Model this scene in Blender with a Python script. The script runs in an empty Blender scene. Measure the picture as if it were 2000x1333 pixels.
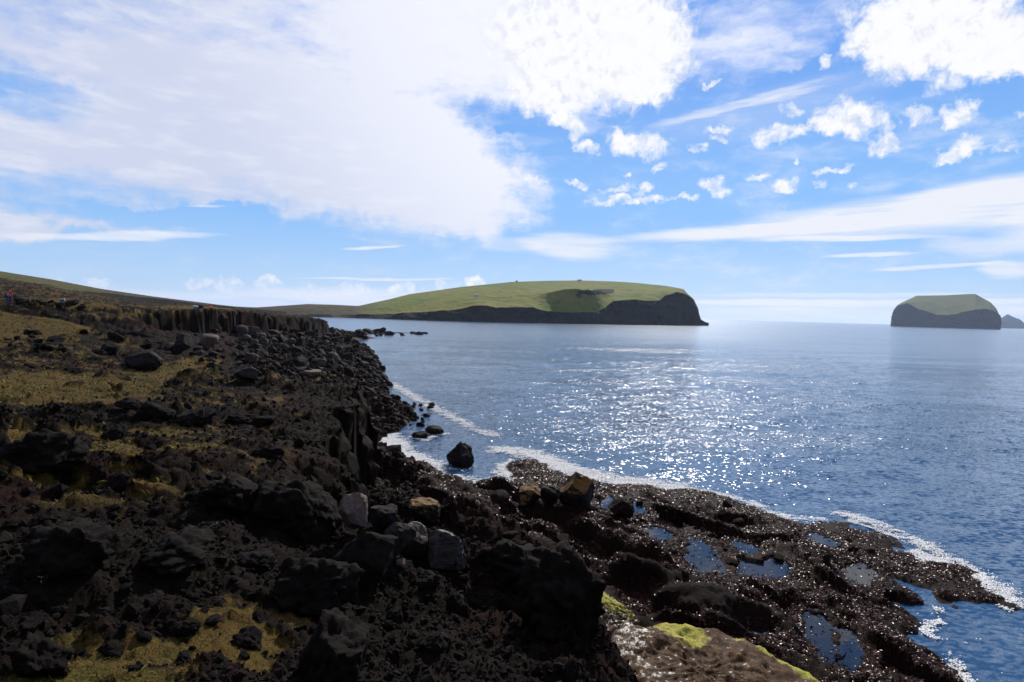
import bpy, bmesh, math, random
import numpy as np
from mathutils import Vector, Matrix

# ------------------------------------------------------------------ camera
SC = bpy.context.scene
COL = SC.collection
W, HT, F = 2000.0, 1333.0, 1150.0          # reference frame of the photograph, focal length in its pixels
EYE = 12.0                                  # camera height above the sea
PITCH = math.atan(53.5 / F)
ROLL = math.radians(1.55)
_r0 = np.array([1.0, 0, 0])
_f = np.array([0, math.cos(PITCH), -math.sin(PITCH)])
_u0 = np.array([0, math.sin(PITCH), math.cos(PITCH)])
_r = math.cos(ROLL) * _r0 + math.sin(ROLL) * _u0
_u = -math.sin(ROLL) * _r0 + math.cos(ROLL) * _u0
cam_d = bpy.data.cameras.new('camera')
cam = bpy.data.objects.new('camera', cam_d)
COL.objects.link(cam)
cam_d.sensor_width = 36.0
cam_d.lens = F / W * 36.0
cam_d.clip_start = 0.05
cam_d.clip_end = 60000.0
m = Matrix.Identity(4)
for i in range(3):
    m[i][0], m[i][1], m[i][2] = _r[i], _u[i], -_f[i]
m[2][3] = EYE
cam.matrix_world = m
SC.camera = cam


def ray(u, v):
    """direction through a pixel of the photograph, scaled to one metre of ground distance along +Y"""
    u, v = np.asarray(u, float), np.asarray(v, float)
    a = (u - W / 2) / F
    b = -(v - HT / 2) / F
    d = _f + a[..., None] * _r + b[..., None] * _u
    return d / d[..., 1:2]


def at_z(u, v, z=0.0):
    d = ray(u, v)
    t = (z - EYE) / d[..., 2]
    return np.stack([d[..., 0] * t, t, np.zeros_like(t) + z], -1)


def at_y(u, v, y):
    d = ray(u, v)
    y = np.asarray(y, float)
    return np.stack([d[..., 0] * y, y + 0 * d[..., 0], EYE + d[..., 2] * y], -1)


def project(x, y, z):
    p = np.stack([x, y, z - EYE], -1)
    zz = p @ _f
    zz = np.where(zz < 0.05, np.nan, zz)
    return W / 2 + F * (p @ _r) / zz, HT / 2 - F * (p @ _u) / zz


# ------------------------------------------------------------------ world
SUN_EL, SUN_AZ = 34.0, 16.0
SC.view_settings.view_transform = 'Standard'
SC.view_settings.look = 'None'
SC.view_settings.exposure = 0.0
SC.view_settings.gamma = 1.0
SC.render.engine = 'CYCLES'
SC.cycles.use_denoising = True
SC.cycles.denoiser = "OPENIMAGEDENOISE"
SC.cycles.denoising_input_passes = "RGB_ALBEDO_NORMAL"
SC.cycles.max_bounces = 5
SC.cycles.diffuse_bounces = 2
SC.cycles.glossy_bounces = 3
SC.cycles.transmission_bounces = 2
SC.cycles.volume_bounces = 1
SC.cycles.sample_clamp_indirect = 2.0
SC.cycles.sample_clamp_direct = 30.0

world = bpy.data.worlds.new("World")
SC.world = world
world.use_nodes = True
WN, WL = world.node_tree.nodes, world.node_tree.links
WN.clear()


class NT:
    """small helper for building node trees"""
    def __init__(self, tree):
        self.t, self.n, self.l = tree, tree.nodes, tree.links

    def add(self, kind, **kw):
        n = self.n.new(kind)
        for k, v in kw.items():
            setattr(n, k, v)
        return n

    def put(self, sock, v):
        if isinstance(v, bpy.types.NodeSocket):
            self.l.new(v, sock)
        else:
            sock.default_value = v

    def math(self, op, a, b=0.0, c=0.0, clamp=False):
        n = self.add('ShaderNodeMath', operation=op, use_clamp=clamp)
        for s, v in zip(n.inputs, (a, b, c)):
            self.put(s, v)
        return n.outputs[0]

    def vmath(self, op, a, b=None):
        n = self.add('ShaderNodeVectorMath', operation=op)
        self.put(n.inputs[0], a)
        if b is not None:
            if op == 'SCALE':
                self.put(n.inputs['Scale'], b)
            else:
                self.put(n.inputs[1], b)
        return n.outputs['Value' if op in ('LENGTH', 'DOT_PRODUCT') else 'Vector']

    def noise(self, vec, scale, detail=4.0, rough=0.55, dist=0.0, out='Fac', lac=2.0, flat=False):
        n = self.add('ShaderNodeTexNoise', noise_dimensions='2D' if flat else '3D')
        self.put(n.inputs['Vector'], vec)
        n.inputs['Scale'].default_value = scale
        n.inputs['Detail'].default_value = detail
        n.inputs['Roughness'].default_value = rough
        n.inputs['Distortion'].default_value = dist
        n.inputs['Lacunarity'].default_value = lac
        return n.outputs[out]

    def noise2(self, *a, **k):
        return self.noise(*a, flat=True, **k)

    def ramp(self, v, lo, hi, to0=0.0, to1=1.0, smooth=True):
        n = self.add('ShaderNodeMapRange', interpolation_type='SMOOTHSTEP' if smooth else 'LINEAR')
        for s, x in zip(('Value', 'From Min', 'From Max', 'To Min', 'To Max'), (v, lo, hi, to0, to1)):
            self.put(n.inputs[s], x)
        return n.outputs[0]

    def mix(self, fac, a, b, blend='MIX'):
        n = self.add('ShaderNodeMix', data_type='RGBA', blend_type=blend)
        self.put(n.inputs['Factor'], fac)
        self.put(n.inputs[6], a)
        self.put(n.inputs[7], b)
        return n.outputs[2]

    def mapping(self, vec, loc=(0, 0, 0), rot=(0, 0, 0), scale=(1, 1, 1), kind='POINT'):
        n = self.add('ShaderNodeMapping', vector_type=kind)
        self.put(n.inputs['Vector'], vec)
        n.inputs['Location'].default_value = loc
        n.inputs['Rotation'].default_value = rot
        n.inputs['Scale'].default_value = scale
        return n.outputs[0]

    def attr(self, name, out='Fac'):
        n = self.add('ShaderNodeAttribute', attribute_name=name)
        return n.outputs[out]


def rgb(r, g, b):
    return (r, g, b, 1.0)


def azel(u, v):
    d = ray(float(u), float(v))
    return math.degrees(math.atan2(d[0], d[1])), math.degrees(math.atan2(d[2], math.hypot(d[0], d[1])))


SKY_STRENGTH = 0.10
w = NT(world.node_tree)
tc = w.add('ShaderNodeTexCoord')
sep = w.add('ShaderNodeSeparateXYZ')
WL.new(tc.outputs['Generated'], sep.inputs[0])
az = w.math('MULTIPLY', w.math('ARCTAN2', sep.outputs[0], sep.outputs[1]), 57.29578)
el = w.math('MULTIPLY', w.math('ARCSINE', sep.outputs[2]), 57.29578)
comb = w.add('ShaderNodeCombineXYZ')
WL.new(az, comb.inputs[0])
WL.new(el, comb.inputs[1])
comb.inputs[2].default_value = 1.0
P = comb.outputs[0]                         # (azimuth, elevation) of the sky, in degrees
sky = w.add('ShaderNodeTexSky', sky_type='NISHITA')
sky.sun_disc = False
sky.sun_elevation = math.radians(SUN_EL)
sky.sun_rotation = math.radians(SUN_AZ)
sky.air_density, sky.dust_density, sky.ozone_density = 1.0, 0.3, 2.5
sky.altitude = 0.0

_warp_big = w.vmath('SCALE', w.vmath('SUBTRACT', w.noise2(P, 0.09, 5, 0.6, out='Color'), (0.5, 0.5, 0)), 7.0)
_warp_mid = w.vmath('SCALE', w.vmath('SUBTRACT', w.noise2(P, 0.55, 6, 0.62, out='Color'), (0.5, 0.5, 0)), 2.6)
_warp_str = w.vmath('SCALE', w.vmath('SUBTRACT', w.noise2(w.mapping(P, scale=(0.12, 0.9, 1)), 1.0, 5, 0.6, out='Color'), (0.5, 0.5, 0)), 2.2)
P_big = w.vmath('ADD', w.vmath('ADD', P, w.vmath('MULTIPLY', _warp_big, (1, 0.7, 0))), w.vmath('MULTIPLY', _warp_mid, (1.3, 0.55, 0)))
P_puff = w.vmath('ADD', P, w.vmath('MULTIPLY', _warp_mid, (1, 0.8, 0)))
P_str = w.vmath('ADD', P, w.vmath('MULTIPLY', _warp_str, (1.5, 0.3, 0)))


def blobs(vec, items, soft, acc=None):
    """elliptic cloud areas: (u, v, half width, half height, tilt in degrees, weight)"""
    for u, v, ru, rv, ang, amp in items:
        c = azel(u, v)
        ca, sa = math.cos(math.radians(ang)), math.sin(math.radians(ang))
        e1 = azel(u + 10 * ca, v + 10 * sa)
        e2 = azel(u - 10 * sa, v + 10 * ca)
        d1 = (e1[0] - c[0], e1[1] - c[1])
        d2 = (e2[0] - c[0], e2[1] - c[1])
        l1, l2 = math.hypot(*d1) * ru / 10, math.hypot(*d2) * rv / 10
        src = vec
        if acc is not None:                 # evaluate one after the other: keeps the shader's stack small
            n = w.add('ShaderNodeVectorMath', operation='MULTIPLY_ADD')
            w.put(n.inputs[0], acc)
            n.inputs[1].default_value = (1e-7, 1e-7, 1e-7)
            w.put(n.inputs[2], vec)
            src = n.outputs[0]
        t = math.atan2(d1[1], d1[0])
        a1 = (math.cos(t) / l1, math.sin(t) / l1)
        b1 = (-math.sin(t) / l2, math.cos(t) / l2)
        x = w.vmath('DOT_PRODUCT', src, (a1[0], a1[1], -(a1[0] * c[0] + a1[1] * c[1])))
        y = w.vmath('DOT_PRODUCT', src, (b1[0], b1[1], -(b1[0] * c[0] + b1[1] * c[1])))
        r2 = w.math('MULTIPLY_ADD', x, x, w.math('MULTIPLY', y, y))
        s = w.ramp(r2, 1.0, (1.0 - soft) ** 2, 0.0, amp)
        acc = s if acc is None else w.math('ADD', acc, s)
    return acc


# the veil that fills the upper left of the sky, with its openings
veil = blobs(P_big, [
    (300, 90, 1100, 330, 0, 0.85), (560, 270, 560, 190, 8, 0.75), (250, 290, 640, 130, 2, 0.5),
    (760, 330, 350, 165, 14, 1.1), (1000, 60, 420, 200, 0, 1.0), (880, 385, 230, 100, 6, 0.55),
    (100, 440, 330, 36, -2, 1.0), (1480, 70, 230, 120, -20, 0.42), (-250, 420, 420, 110, 0, 1.0),
    (600, -500, 1800, 420, 0, 0.9),
    (60, 185, 280, 90, 8, -0.8), (330, 418, 260, 30, -4, -1.25), (560, 470, 260, 34, 12, -0.6),
    (1060, 262, 110, 14, 4, -0.9), (1560, 150, 150, 26, -40, -0.5),
], 0.95)
veil_tex = w.noise2(w.mapping(P_big, scale=(0.10, 0.32, 1)), 1.0, 7, 0.62)
veil_fine = w.noise2(w.mapping(P, rot=(0, 0, 0.25), scale=(0.22, 0.8, 1)), 1.0, 8, 0.60, 0.15)
veil = w.math('ADD', veil, w.math('MULTIPLY', w.math('SUBTRACT', veil_tex, 0.5), 1.3))
veil = w.math('ADD', veil, w.math('MULTIPLY', w.math('SUBTRACT', veil_fine, 0.5), 1.0))
behind = w.math('MAXIMUM', w.ramp(sep.outputs[1], 0.35, -0.15), w.ramp(el, 40.0, 58.0))  # unseen cloud cover added overhead and at the back, against blue fill light
veil = w.math('ADD', w.ramp(veil, -0.12, 1.12), w.math('MULTIPLY', behind, 0.8), clamp=True)
# heaped clouds with crisp edges
puffs = blobs(P_puff, [
    (1130, 90, 270, 165, 10, 1.5), (1270, 60, 110, 140, -10, 0.8), (1060, 200, 110, 50, 20, 0.8), (1260, 180, 60, 36, 20, 0.85),
    (1110, 245, 50, 24, 40, 0.8), (1150, 290, 36, 20, 25, 0.9), (1245, 283, 84, 36, 3, 1.1), (1215, 262, 30, 20, 0, 0.6),
    (1850, 60, 270, 115, 8, 1.6), (1720, 110, 110, 60, 25, 0.8), (1960, 120, 130, 40, 0, 0.9), (1838, 170, 60, 26, 0, 0.6), (2200, 60, 250, 150, 0, 1.2),
    (1545, 212, 32, 18, 0, 0.8), (1522, 262, 68, 26, -8, 0.95), (1662, 232, 96, 50, 5, 1.15), (1600, 250, 60, 20, 0, 0.6),
    (1730, 285, 40, 30, 5, 0.95), (1795, 228, 44, 32, 10, 0.9), (1882, 222, 52, 34, 0, 1.05), (1870, 292, 86, 24, -25, 0.95), (1960, 285, 60, 20, -8, 0.6), (1990, 222, 22, 14, 0, 0.7),
    (1360, 288, 26, 16, 10, 0.8), (1408, 273, 24, 14, 0, 0.8), (1405, 252, 44, 11, -6, 0.7), (1390, 162, 24, 9, -10, 0.8), (1615, 118, 20, 16, 0, 0.8),
    (1282, 328, 28, 12, -15, 0.85), (1400, 367, 48, 22, 10, 1.0), (1235, 390, 124, 12, -4, 0.95), (1345, 382, 20, 11, 0, 0.8), (1128, 362, 34, 9, 12, 0.75), (1040, 348, 28, 16, 25, 0.9), (1225, 370, 60, 10, 0, 0.6),
    (1480, 345, 42, 9, -8, 0.8), (1540, 361, 38, 17, -5, 0.95), (1600, 358, 28, 9, 0, 0.7), (1662, 358, 18, 9, 0, 0.8), (1628, 330, 62, 9, -12, 0.85), (1550, 317, 10, 8, 0, 0.8), (1222, 342, 14, 7, 0, 0.7), (1275, 364, 22, 12, 0, 0.7),
    (445, 553, 46, 22, 0, 0.85), (520, 555, 44, 22, 0, 0.85), (382, 556, 40, 16, 0, 0.6), (690, 563, 40, 20, 0, 0.8), (785, 562, 34, 16, 0, 0.7), (925, 550, 34, 20, 12, 0.95), (190, 549, 34, 12, 10, 0.7), (110, 545, 30, 10, 8, 0.6), (600, 562, 40, 14, 0, 0.5), (860, 560, 40, 12, 0, 0.6),
], 1.0)
puff_tex = w.noise2(P, 0.8, 9, 0.62, 0.25)
puff_med = w.noise2(P, 0.33, 4, 0.6)
puff_gate = w.ramp(puffs, 0.0, 0.25)
puffs = w.math('ADD', puffs, w.math('MULTIPLY', puff_gate, w.math('MULTIPLY', w.math('SUBTRACT', puff_tex, 0.5), 2.2)))
puffs = w.math('ADD', puffs, w.math('MULTIPLY', w.math('SUBTRACT', puff_med, 0.5), 0.3))
puff_a = w.ramp(puffs, 0.08, 1.25)
puff_lit = w.math('SUBTRACT', puff_tex, w.noise2(w.vmath('ADD', P, (0.25, 0.9, 0)), 0.8, 4, 0.6, 0.25))
# long streaks and the low bank above the sea
streak = blobs(P_str, [
    (1820, 415, 560, 52, -6, 1.0), (1500, 450, 420, 17, -4, 0.95), (1960, 370, 330, 34, -8, 0.7), (1120, 482, 120, 34, 4, 0.85), (1000, 478, 90, 18, 0, 0.3), (1640, 466, 260, 7, -1, 0.7),
    (1700, 497, 110, 6, -2, 0.9), (1830, 521, 160, 6, -3, 0.9), (1960, 527, 70, 22, 0, 0.85), (1900, 480, 130, 24, 0, 0.5), (2150, 440, 260, 80, -4, 0.9),
    (1440, 205, 210, 10, -15, 0.55), (1530, 190, 120, 8, -14, 0.5), (735, 485, 75, 5, -4, 0.8), (400, 403, 50, 4, 0, 0.6), (230, 462, 240, 12, -1, 0.9),
    (740, 546, 190, 3.2, 0.5, 0.75), (1500, 215, 300, 50, -14, 0.18),
    (640, 590, 420, 36, 0, 0.75), (1620, 592, 420, 11, 0, 0.85), (1660, 610, 420, 12, 0, 0.7), (1650, 576, 420, 7, 0, 0.55), (1640, 625, 420, 10, 0.5, 0.5), (1940, 600, 220, 26, 0, 0.4),
    (150, 575, 300, 26, 3, 0.6), (1100, 600, 900, 30, 1.5, 0.25),
], 0.85)
streak_tex = w.noise2(w.mapping(P, rot=(0, 0, -0.07), scale=(0.10, 1.0, 1)), 1.0, 6, 0.62, 0.4)
streak = w.math('MULTIPLY', streak, w.ramp(streak_tex, 0.22, 0.62, 0.45, 1.15, False))
streak_a = w.math('MULTIPLY', w.math('MINIMUM', streak, 1.0), 0.96)

sky_col = w.add('ShaderNodeHueSaturation')
sky_col.inputs['Saturation'].default_value = 1.25
sky_col.inputs['Value'].default_value = 1.0
WL.new(sky.outputs[0], sky_col.inputs['Color'])
K = 1.0 / SKY_STRENGTH
# clear air by elevation: pale over the sea, deep blue higher up, blended with the physical sky
g1 = w.mix(w.ramp(el, 0.0, 9.0, smooth=False), rgb(0.50 * K, 0.70 * K, 0.96 * K), rgb(0.25 * K, 0.52 * K, 0.98 * K))
g2 = w.mix(w.ramp(el, 9.0, 26.0), g1, rgb(0.13 * K, 0.35 * K, 0.90 * K))
base = w.mix(0.12, g2, sky_col.outputs[0])
# clouds are thinner and brighter towards the sun
sund = (math.sin(math.radians(SUN_AZ)) * math.cos(math.radians(SUN_EL)), math.cos(math.radians(SUN_AZ)) * math.cos(math.radians(SUN_EL)), math.sin(math.radians(SUN_EL)))
sdot = w.vmath('DOT_PRODUCT', tc.outputs['Generated'], sund)
glow = w.ramp(sdot, 0.70, 0.97)
veil_c = w.mix(glow, rgb(0.66 * K, 0.70 * K, 0.86 * K), rgb(0.99 * K, 0.99 * K, 1.05 * K))
veil_c = w.mix(w.ramp(veil_fine, 0.45, 0.75, 0.0, 0.45), veil_c, rgb(0.9 * K, 0.91 * K, 0.98 * K))
veil_c = w.mix(w.math('MULTIPLY', behind, 0.9), veil_c, rgb(0.34 * K, 0.335 * K, 0.35 * K))     # grey of the added unseen cloud, keeps the fill light neutral
c = w.mix(w.math('MULTIPLY', veil, 0.93), base, veil_c)
c = w.mix(streak_a, c, rgb(0.88 * K, 0.90 * K, 0.97 * K))
puff_c = w.mix(w.ramp(puffs, 0.5, 1.6), rgb(0.88 * K, 0.91 * K, 0.99 * K), rgb(0.99 * K, 0.99 * K, 1.02 * K))
puff_c = w.mix(w.math('MULTIPLY', w.ramp(puff_lit, 0.02, -0.22), w.math('MULTIPLY', w.ramp(puffs, 0.5, 1.0, 0.0, 0.45), w.ramp(puffs, 1.7, 1.1, 0.25, 1.0))), puff_c, rgb(0.70 * K, 0.735 * K, 0.85 * K))
lowfade = w.ramp(el, 1.0, 5.0, 0.9, 1.0)
c = w.mix(w.math('MULTIPLY', puff_a, lowfade), c, puff_c)
bg = w.add('ShaderNodeBackground')
WL.new(c, bg.inputs['Color'])
bg.inputs['Strength'].default_value = SKY_STRENGTH
wo = w.add('ShaderNodeOutputWorld')
WL.new(bg.outputs[0], wo.inputs['Surface'])
world.cycles.sampling_method = 'MANUAL'
world.cycles.sample_map_resolution = 512

# ------------------------------------------------------------------ sun
sun_d = bpy.data.lights.new('sun', 'SUN')
sun_d.energy = 5.0
sun_d.angle = math.radians(0.5)
sun_d.color = (1.0, 0.95, 0.86)
sun = bpy.data.objects.new('sun', sun_d)
COL.objects.link(sun)
sun.rotation_euler = Vector(sund).to_track_quat('Z', 'Y').to_euler()
sun.location = (0, 0, 100)

# ------------------------------------------------------------------ numpy noise
def _hash(ix, iy, seed):
    h = (ix.astype(np.int64) * 374761393 + iy.astype(np.int64) * 668265263 + seed * 974711) & 0xFFFFFFFF
    h = ((h ^ (h >> 13)) * 1274126177) & 0xFFFFFFFF
    h = ((h ^ (h >> 16)) * 2246822519) & 0xFFFFFFFF
    return (h ^ (h >> 15)) & 0xFFFFFFFF


def rnd01(ix, iy, seed):
    return _hash(ix, iy, seed) / 4294967296.0


def perlin(x, y, seed=0):
    x0, y0 = np.floor(x), np.floor(y)
    fx, fy = x - x0, y - y0
    ix, iy = x0.astype(np.int64), y0.astype(np.int64)
    ux = fx * fx * fx * (fx * (fx * 6 - 15) + 10)
    uy = fy * fy * fy * (fy * (fy * 6 - 15) + 10)

    def g(dx, dy):
        a = rnd01(ix + dx, iy + dy, seed) * 2 * np.pi
        return np.cos(a) * (fx - dx) + np.sin(a) * (fy - dy)
    n0 = g(0, 0) * (1 - ux) + g(1, 0) * ux
    n1 = g(0, 1) * (1 - ux) + g(1, 1) * ux
    return (n0 * (1 - uy) + n1 * uy) * 1.5


def fbm(x, y, seed=0, oct=4, gain=0.5, billow=False):
    a, s, t = 1.0, 0.0, 0.0
    for o in range(oct):
        n = perlin(x, y, seed + o * 17)
        if billow:
            n = np.abs(n) * 2 - 0.6
        s = s + a * n
        t += a
        a *= gain
        x, y = x * 1.97 + 13.1, y * 1.97 - 7.7
    return s / t * 1.4


def worley(x, y, seed=0):
    """distance to the nearest cell point, to the second one, and the nearest cell's point"""
    ix, iy = np.floor(x).astype(np.int64), np.floor(y).astype(np.int64)
    f1 = np.full(x.shape, 9.0)
    f2 = np.full(x.shape, 9.0)
    cx, cy = np.zeros_like(x), np.zeros_like(x)
    for dx in (-1, 0, 1):
        for dy in (-1, 0, 1):
            px = ix + dx + rnd01(ix + dx, iy + dy, seed)
            py = iy + dy + rnd01(ix + dx, iy + dy, seed + 5)
            d = np.hypot(px - x, py - y)
            near = d < f1
            f2 = np.where(near, f1, np.minimum(f2, d))
            cx, cy = np.where(near, px, cx), np.where(near, py, cy)
            f1 = np.where(near, d, f1)
    return f1, f2, cx, cy


def sstep(a, b, x):
    t = np.clip((x - a) / (b - a), 0, 1)
    return t * t * (3 - 2 * t)


def seg_dist(x, y, pts, closed=False, signed=False):
    """distance to a polyline; signed = positive inside the closed polygon"""
    pts = np.asarray(pts, float)
    n = len(pts)
    d = np.full(x.shape, 1e9)
    ins = np.zeros(x.shape, bool)
    for i in range(n if closed else n - 1):
        ax, ay = pts[i][:2]
        bx, by = pts[(i + 1) % n][:2]
        ex, ey = bx - ax, by - ay
        t = np.clip(((x - ax) * ex + (y - ay) * ey) / max(ex * ex + ey * ey, 1e-9), 0, 1)
        d = np.minimum(d, np.hypot(x - ax - t * ex, y - ay - t * ey))
        if signed and ay != by:
            c = (ay > y) != (by > y)
            ins ^= c & (x < (bx - ax) * (y - ay) / (by - ay) + ax)
    return np.where(ins, d, -d) if signed else d


class RBF:
    """smooth surface through scattered (x, y, z) points"""
    def __init__(self, pts, lam=0.15):
        p = np.asarray(pts, float)
        self.p = p[:, :2]
        n = len(p)
        k = np.hypot(p[:, None, 0] - p[None, :, 0], p[:, None, 1] - p[None, :, 1])
        A = np.zeros((n + 3, n + 3))
        A[:n, :n] = -k + np.eye(n) * lam
        A[:n, n], A[:n, n + 1:] = 1, self.p
        A[n, :n], A[n + 1:, :n] = 1, self.p.T
        self.w = np.linalg.solve(A, np.concatenate([p[:, 2], np.zeros(3)]))

    def __call__(self, x, y):
        z = self.w[-3] + self.w[-2] * x + self.w[-1] * y
        for (px, py), wt in zip(self.p, self.w):
            z = z - wt * np.hypot(x - px, y - py)
        return z


# ------------------------------------------------------------------ mesh and tag helpers
def tag(o, label=None, cat=None, group=None, kind=None):
    for k, v in (('label', label), ('category', cat), ('group', group), ('kind', kind)):
        if v:
            o[k] = v
    return o


def link(name, me, mat=None, parent=None):
    o = bpy.data.objects.new(name, me)
    COL.objects.link(o)
    if mat:
        me.materials.append(mat)
    if parent:
        o.parent = parent
    return o


def mesh_np(name, verts, faces, smooth=True, attrs=None):
    """verts (n,3); faces (m,k) with k = 3 or 4"""
    verts, faces = np.asarray(verts, np.float32), np.asarray(faces, np.int32)
    me = bpy.data.meshes.new(name)
    k = faces.shape[1]
    me.vertices.add(len(verts))
    me.vertices.foreach_set('co', verts.ravel())
    me.loops.add(faces.size)
    me.loops.foreach_set('vertex_index', faces.ravel())
    me.polygons.add(len(faces))
    me.polygons.foreach_set('loop_start', np.arange(0, faces.size, k, dtype=np.int32))
    me.polygons.foreach_set('loop_total', np.full(len(faces), k, np.int32))
    me.polygons.foreach_set('use_smooth', np.full(len(faces), smooth, bool))
    for a, v in (attrs or {}).items():
        at = me.attributes.new(a, 'FLOAT', 'POINT')
        at.data.foreach_set('value', np.asarray(v, np.float32).ravel())
    me.update(calc_edges=True)
    return me


def grid_faces(nr, nc, keep=None, wrap=False):
    i, j = np.meshgrid(np.arange(nr - 1), np.arange(nc - 1 + (1 if wrap else 0)), indexing='ij')
    j2 = (j + 1) % nc
    f = np.stack([i * nc + j, i * nc + j2, (i + 1) * nc + j2, (i + 1) * nc + j], -1).reshape(-1, 4)
    return f


def sub_mesh(name, V, Fc, mask, attrs=None, smooth=True):
    f = Fc[mask]
    used = np.unique(f)
    remap = np.zeros(len(V), np.int64)
    remap[used] = np.arange(len(used))
    return mesh_np(name, V[used], remap[f], smooth, {k: v[used] for k, v in (attrs or {}).items()})


def new_mat(name):
    mt = bpy.data.materials.new(name)
    mt.use_nodes = True
    mt.node_tree.nodes.clear()
    t = NT(mt.node_tree)
    bs = t.add('ShaderNodeBsdfPrincipled')
    ou = t.add('ShaderNodeOutputMaterial')
    t.l.new(bs.outputs[0], ou.inputs['Surface'])
    t.bs, t.ou = bs, ou
    t.pos = t.add('ShaderNodeNewGeometry').outputs['Position']
    t.obj = t.add('ShaderNodeTexCoord').outputs['Object']
    return mt, t


def setp(t, **kw):
    names = {'col': 'Base Color', 'rough': 'Roughness', 'spec': 'Specular IOR Level', 'ior': 'IOR', 'normal': 'Normal', 'metal': 'Metallic'}
    for k, v in kw.items():
        t.put(t.bs.inputs[names[k]], v)


def bump(t, h, strength=0.5, dist=0.1, normal=None):
    n = t.add('ShaderNodeBump')
    n.inputs['Strength'].default_value = strength
    n.inputs['Distance'].default_value = dist
    t.put(n.inputs['Height'], h)
    if normal is not None:
        t.put(n.inputs['Normal'], normal)
    return n.outputs[0]


# ------------------------------------------------------------------ materials of the land
def lava_material(name, kelp=False):
    mt, t = new_mat(name)
    g, wet, red = t.attr('grass'), t.attr('wet'), t.attr('red')
    n1 = t.noise(t.pos, 0.6, 6, 0.6)
    n2 = t.noise(t.pos, 5.0, 6, 0.65)
    n3 = t.noise(t.pos, 28.0, 5, 0.7)
    rock = t.mix(t.ramp(n2, 0.35, 0.7), rgb(0.0038, 0.0026, 0.0019), rgb(0.0150, 0.0096, 0.0064))
    rock = t.mix(t.ramp(n1, 0.5, 0.72, 0, 0.6), rock, rgb(0.0150, 0.0112, 0.0092))
    rock = t.mix(t.math('MULTIPLY', red, t.ramp(n3, 0.3, 0.7, 0.3, 0.9)), rock, rgb(0.0190, 0.0060, 0.0040))
    lich = t.math('MULTIPLY', t.ramp(n3, 0.62, 0.72), t.ramp(n1, 0.4, 0.65))
    rock = t.mix(t.math('MULTIPLY', lich, 0.35), rock, rgb(0.035, 0.031, 0.029))
    moss = t.mix(t.ramp(n2, 0.35, 0.65), rgb(0.108, 0.066, 0.016), rgb(0.058, 0.046, 0.011))
    moss = t.mix(t.ramp(n1, 0.45, 0.65, 0, 0.75), moss, rgb(0.112, 0.063, 0.021))
    n4 = t.noise(t.pos, 2.2, 5, 0.65)
    moss = t.mix(t.ramp(n4, 0.48, 0.66, 0, 0.7), moss, rgb(0.040, 0.044, 0.008))
    moss = t.mix(t.ramp(n4, 0.46, 0.30, 0, 0.6), moss, rgb(0.080, 0.036, 0.014))
    moss = t.mix(t.ramp(n3, 0.46, 0.70, 0, 0.85), moss, rgb(0.020, 0.014, 0.006))
    gm = t.ramp(t.math('ADD', g, t.math('MULTIPLY', t.math('SUBTRACT', n3, 0.5), 0.9)), 0.40, 0.62)
    col = t.mix(gm, rock, moss)
    wetc = t.mix(t.ramp(n3, 0.3, 0.75), rgb(0.0036, 0.0016, 0.0012), rgb(0.022, 0.0075, 0.0042))
    col = t.mix(wet, col, wetc)
    setp(t, col=col, rough=t.ramp(wet, 0, 1, 0.92, 0.62, False), spec=t.ramp(wet, 0, 1, 0.05, 0.035, False))
    h = t.math('ADD', t.math('MULTIPLY', n2, 0.6), t.math('MULTIPLY', n3, 0.35))
    setp(t, normal=bump(t, h, 0.9, 0.12))
    return mt


M_LAVA = lava_material('lava')


def stone_material(name, c0, c1, rough=0.85, spec=0.2, scale=4.0, top=None, topc=None, bands=False):
    """stone with mottling; top = colour of lichen or weed growing on upward faces"""
    mt, t = new_mat(name)
    n1 = t.noise(t.obj, scale, 6, 0.62)
    n2 = t.noise(t.obj, scale * 7, 5, 0.68)
    col = t.mix(t.ramp(n1, 0.3, 0.7), rgb(*c0), rgb(*c1))
    col = t.mix(t.ramp(n2, 0.5, 0.75, 0, 0.55), col, rgb(*(0.45 * x for x in c0)))
    h = t.math('ADD', t.math('MULTIPLY', n1, 0.5), t.math('MULTIPLY', n2, 0.25))
    if bands:
        wv = t.noise(t.mapping(t.obj, rot=(0.3, 0.2, 0.5), scale=(1.2, 1.2, 9)), 2.2, 5, 0.6)
        col = t.mix(t.ramp(wv, 0.42, 0.62), col, rgb(*(1.6 * x for x in c1)))
        h = t.math('ADD', h, t.math('MULTIPLY', wv, 0.9))
    if top:
        ge = t.add('ShaderNodeNewGeometry')
        sp = t.add('ShaderNodeSeparateXYZ')
        t.l.new(ge.outputs['Normal'], sp.inputs[0])
        k = t.math('MULTIPLY', t.ramp(sp.outputs[2], 0.15, 0.6), t.ramp(n1, 0.30, 0.46))
        tcol = t.mix(t.ramp(n2, 0.35, 0.65), rgb(*top), rgb(*topc))
        col = t.mix(k, col, tcol)
    setp(t, col=col, rough=rough, spec=spec, normal=bump(t, h, 0.8, 0.08))
    return mt


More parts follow.
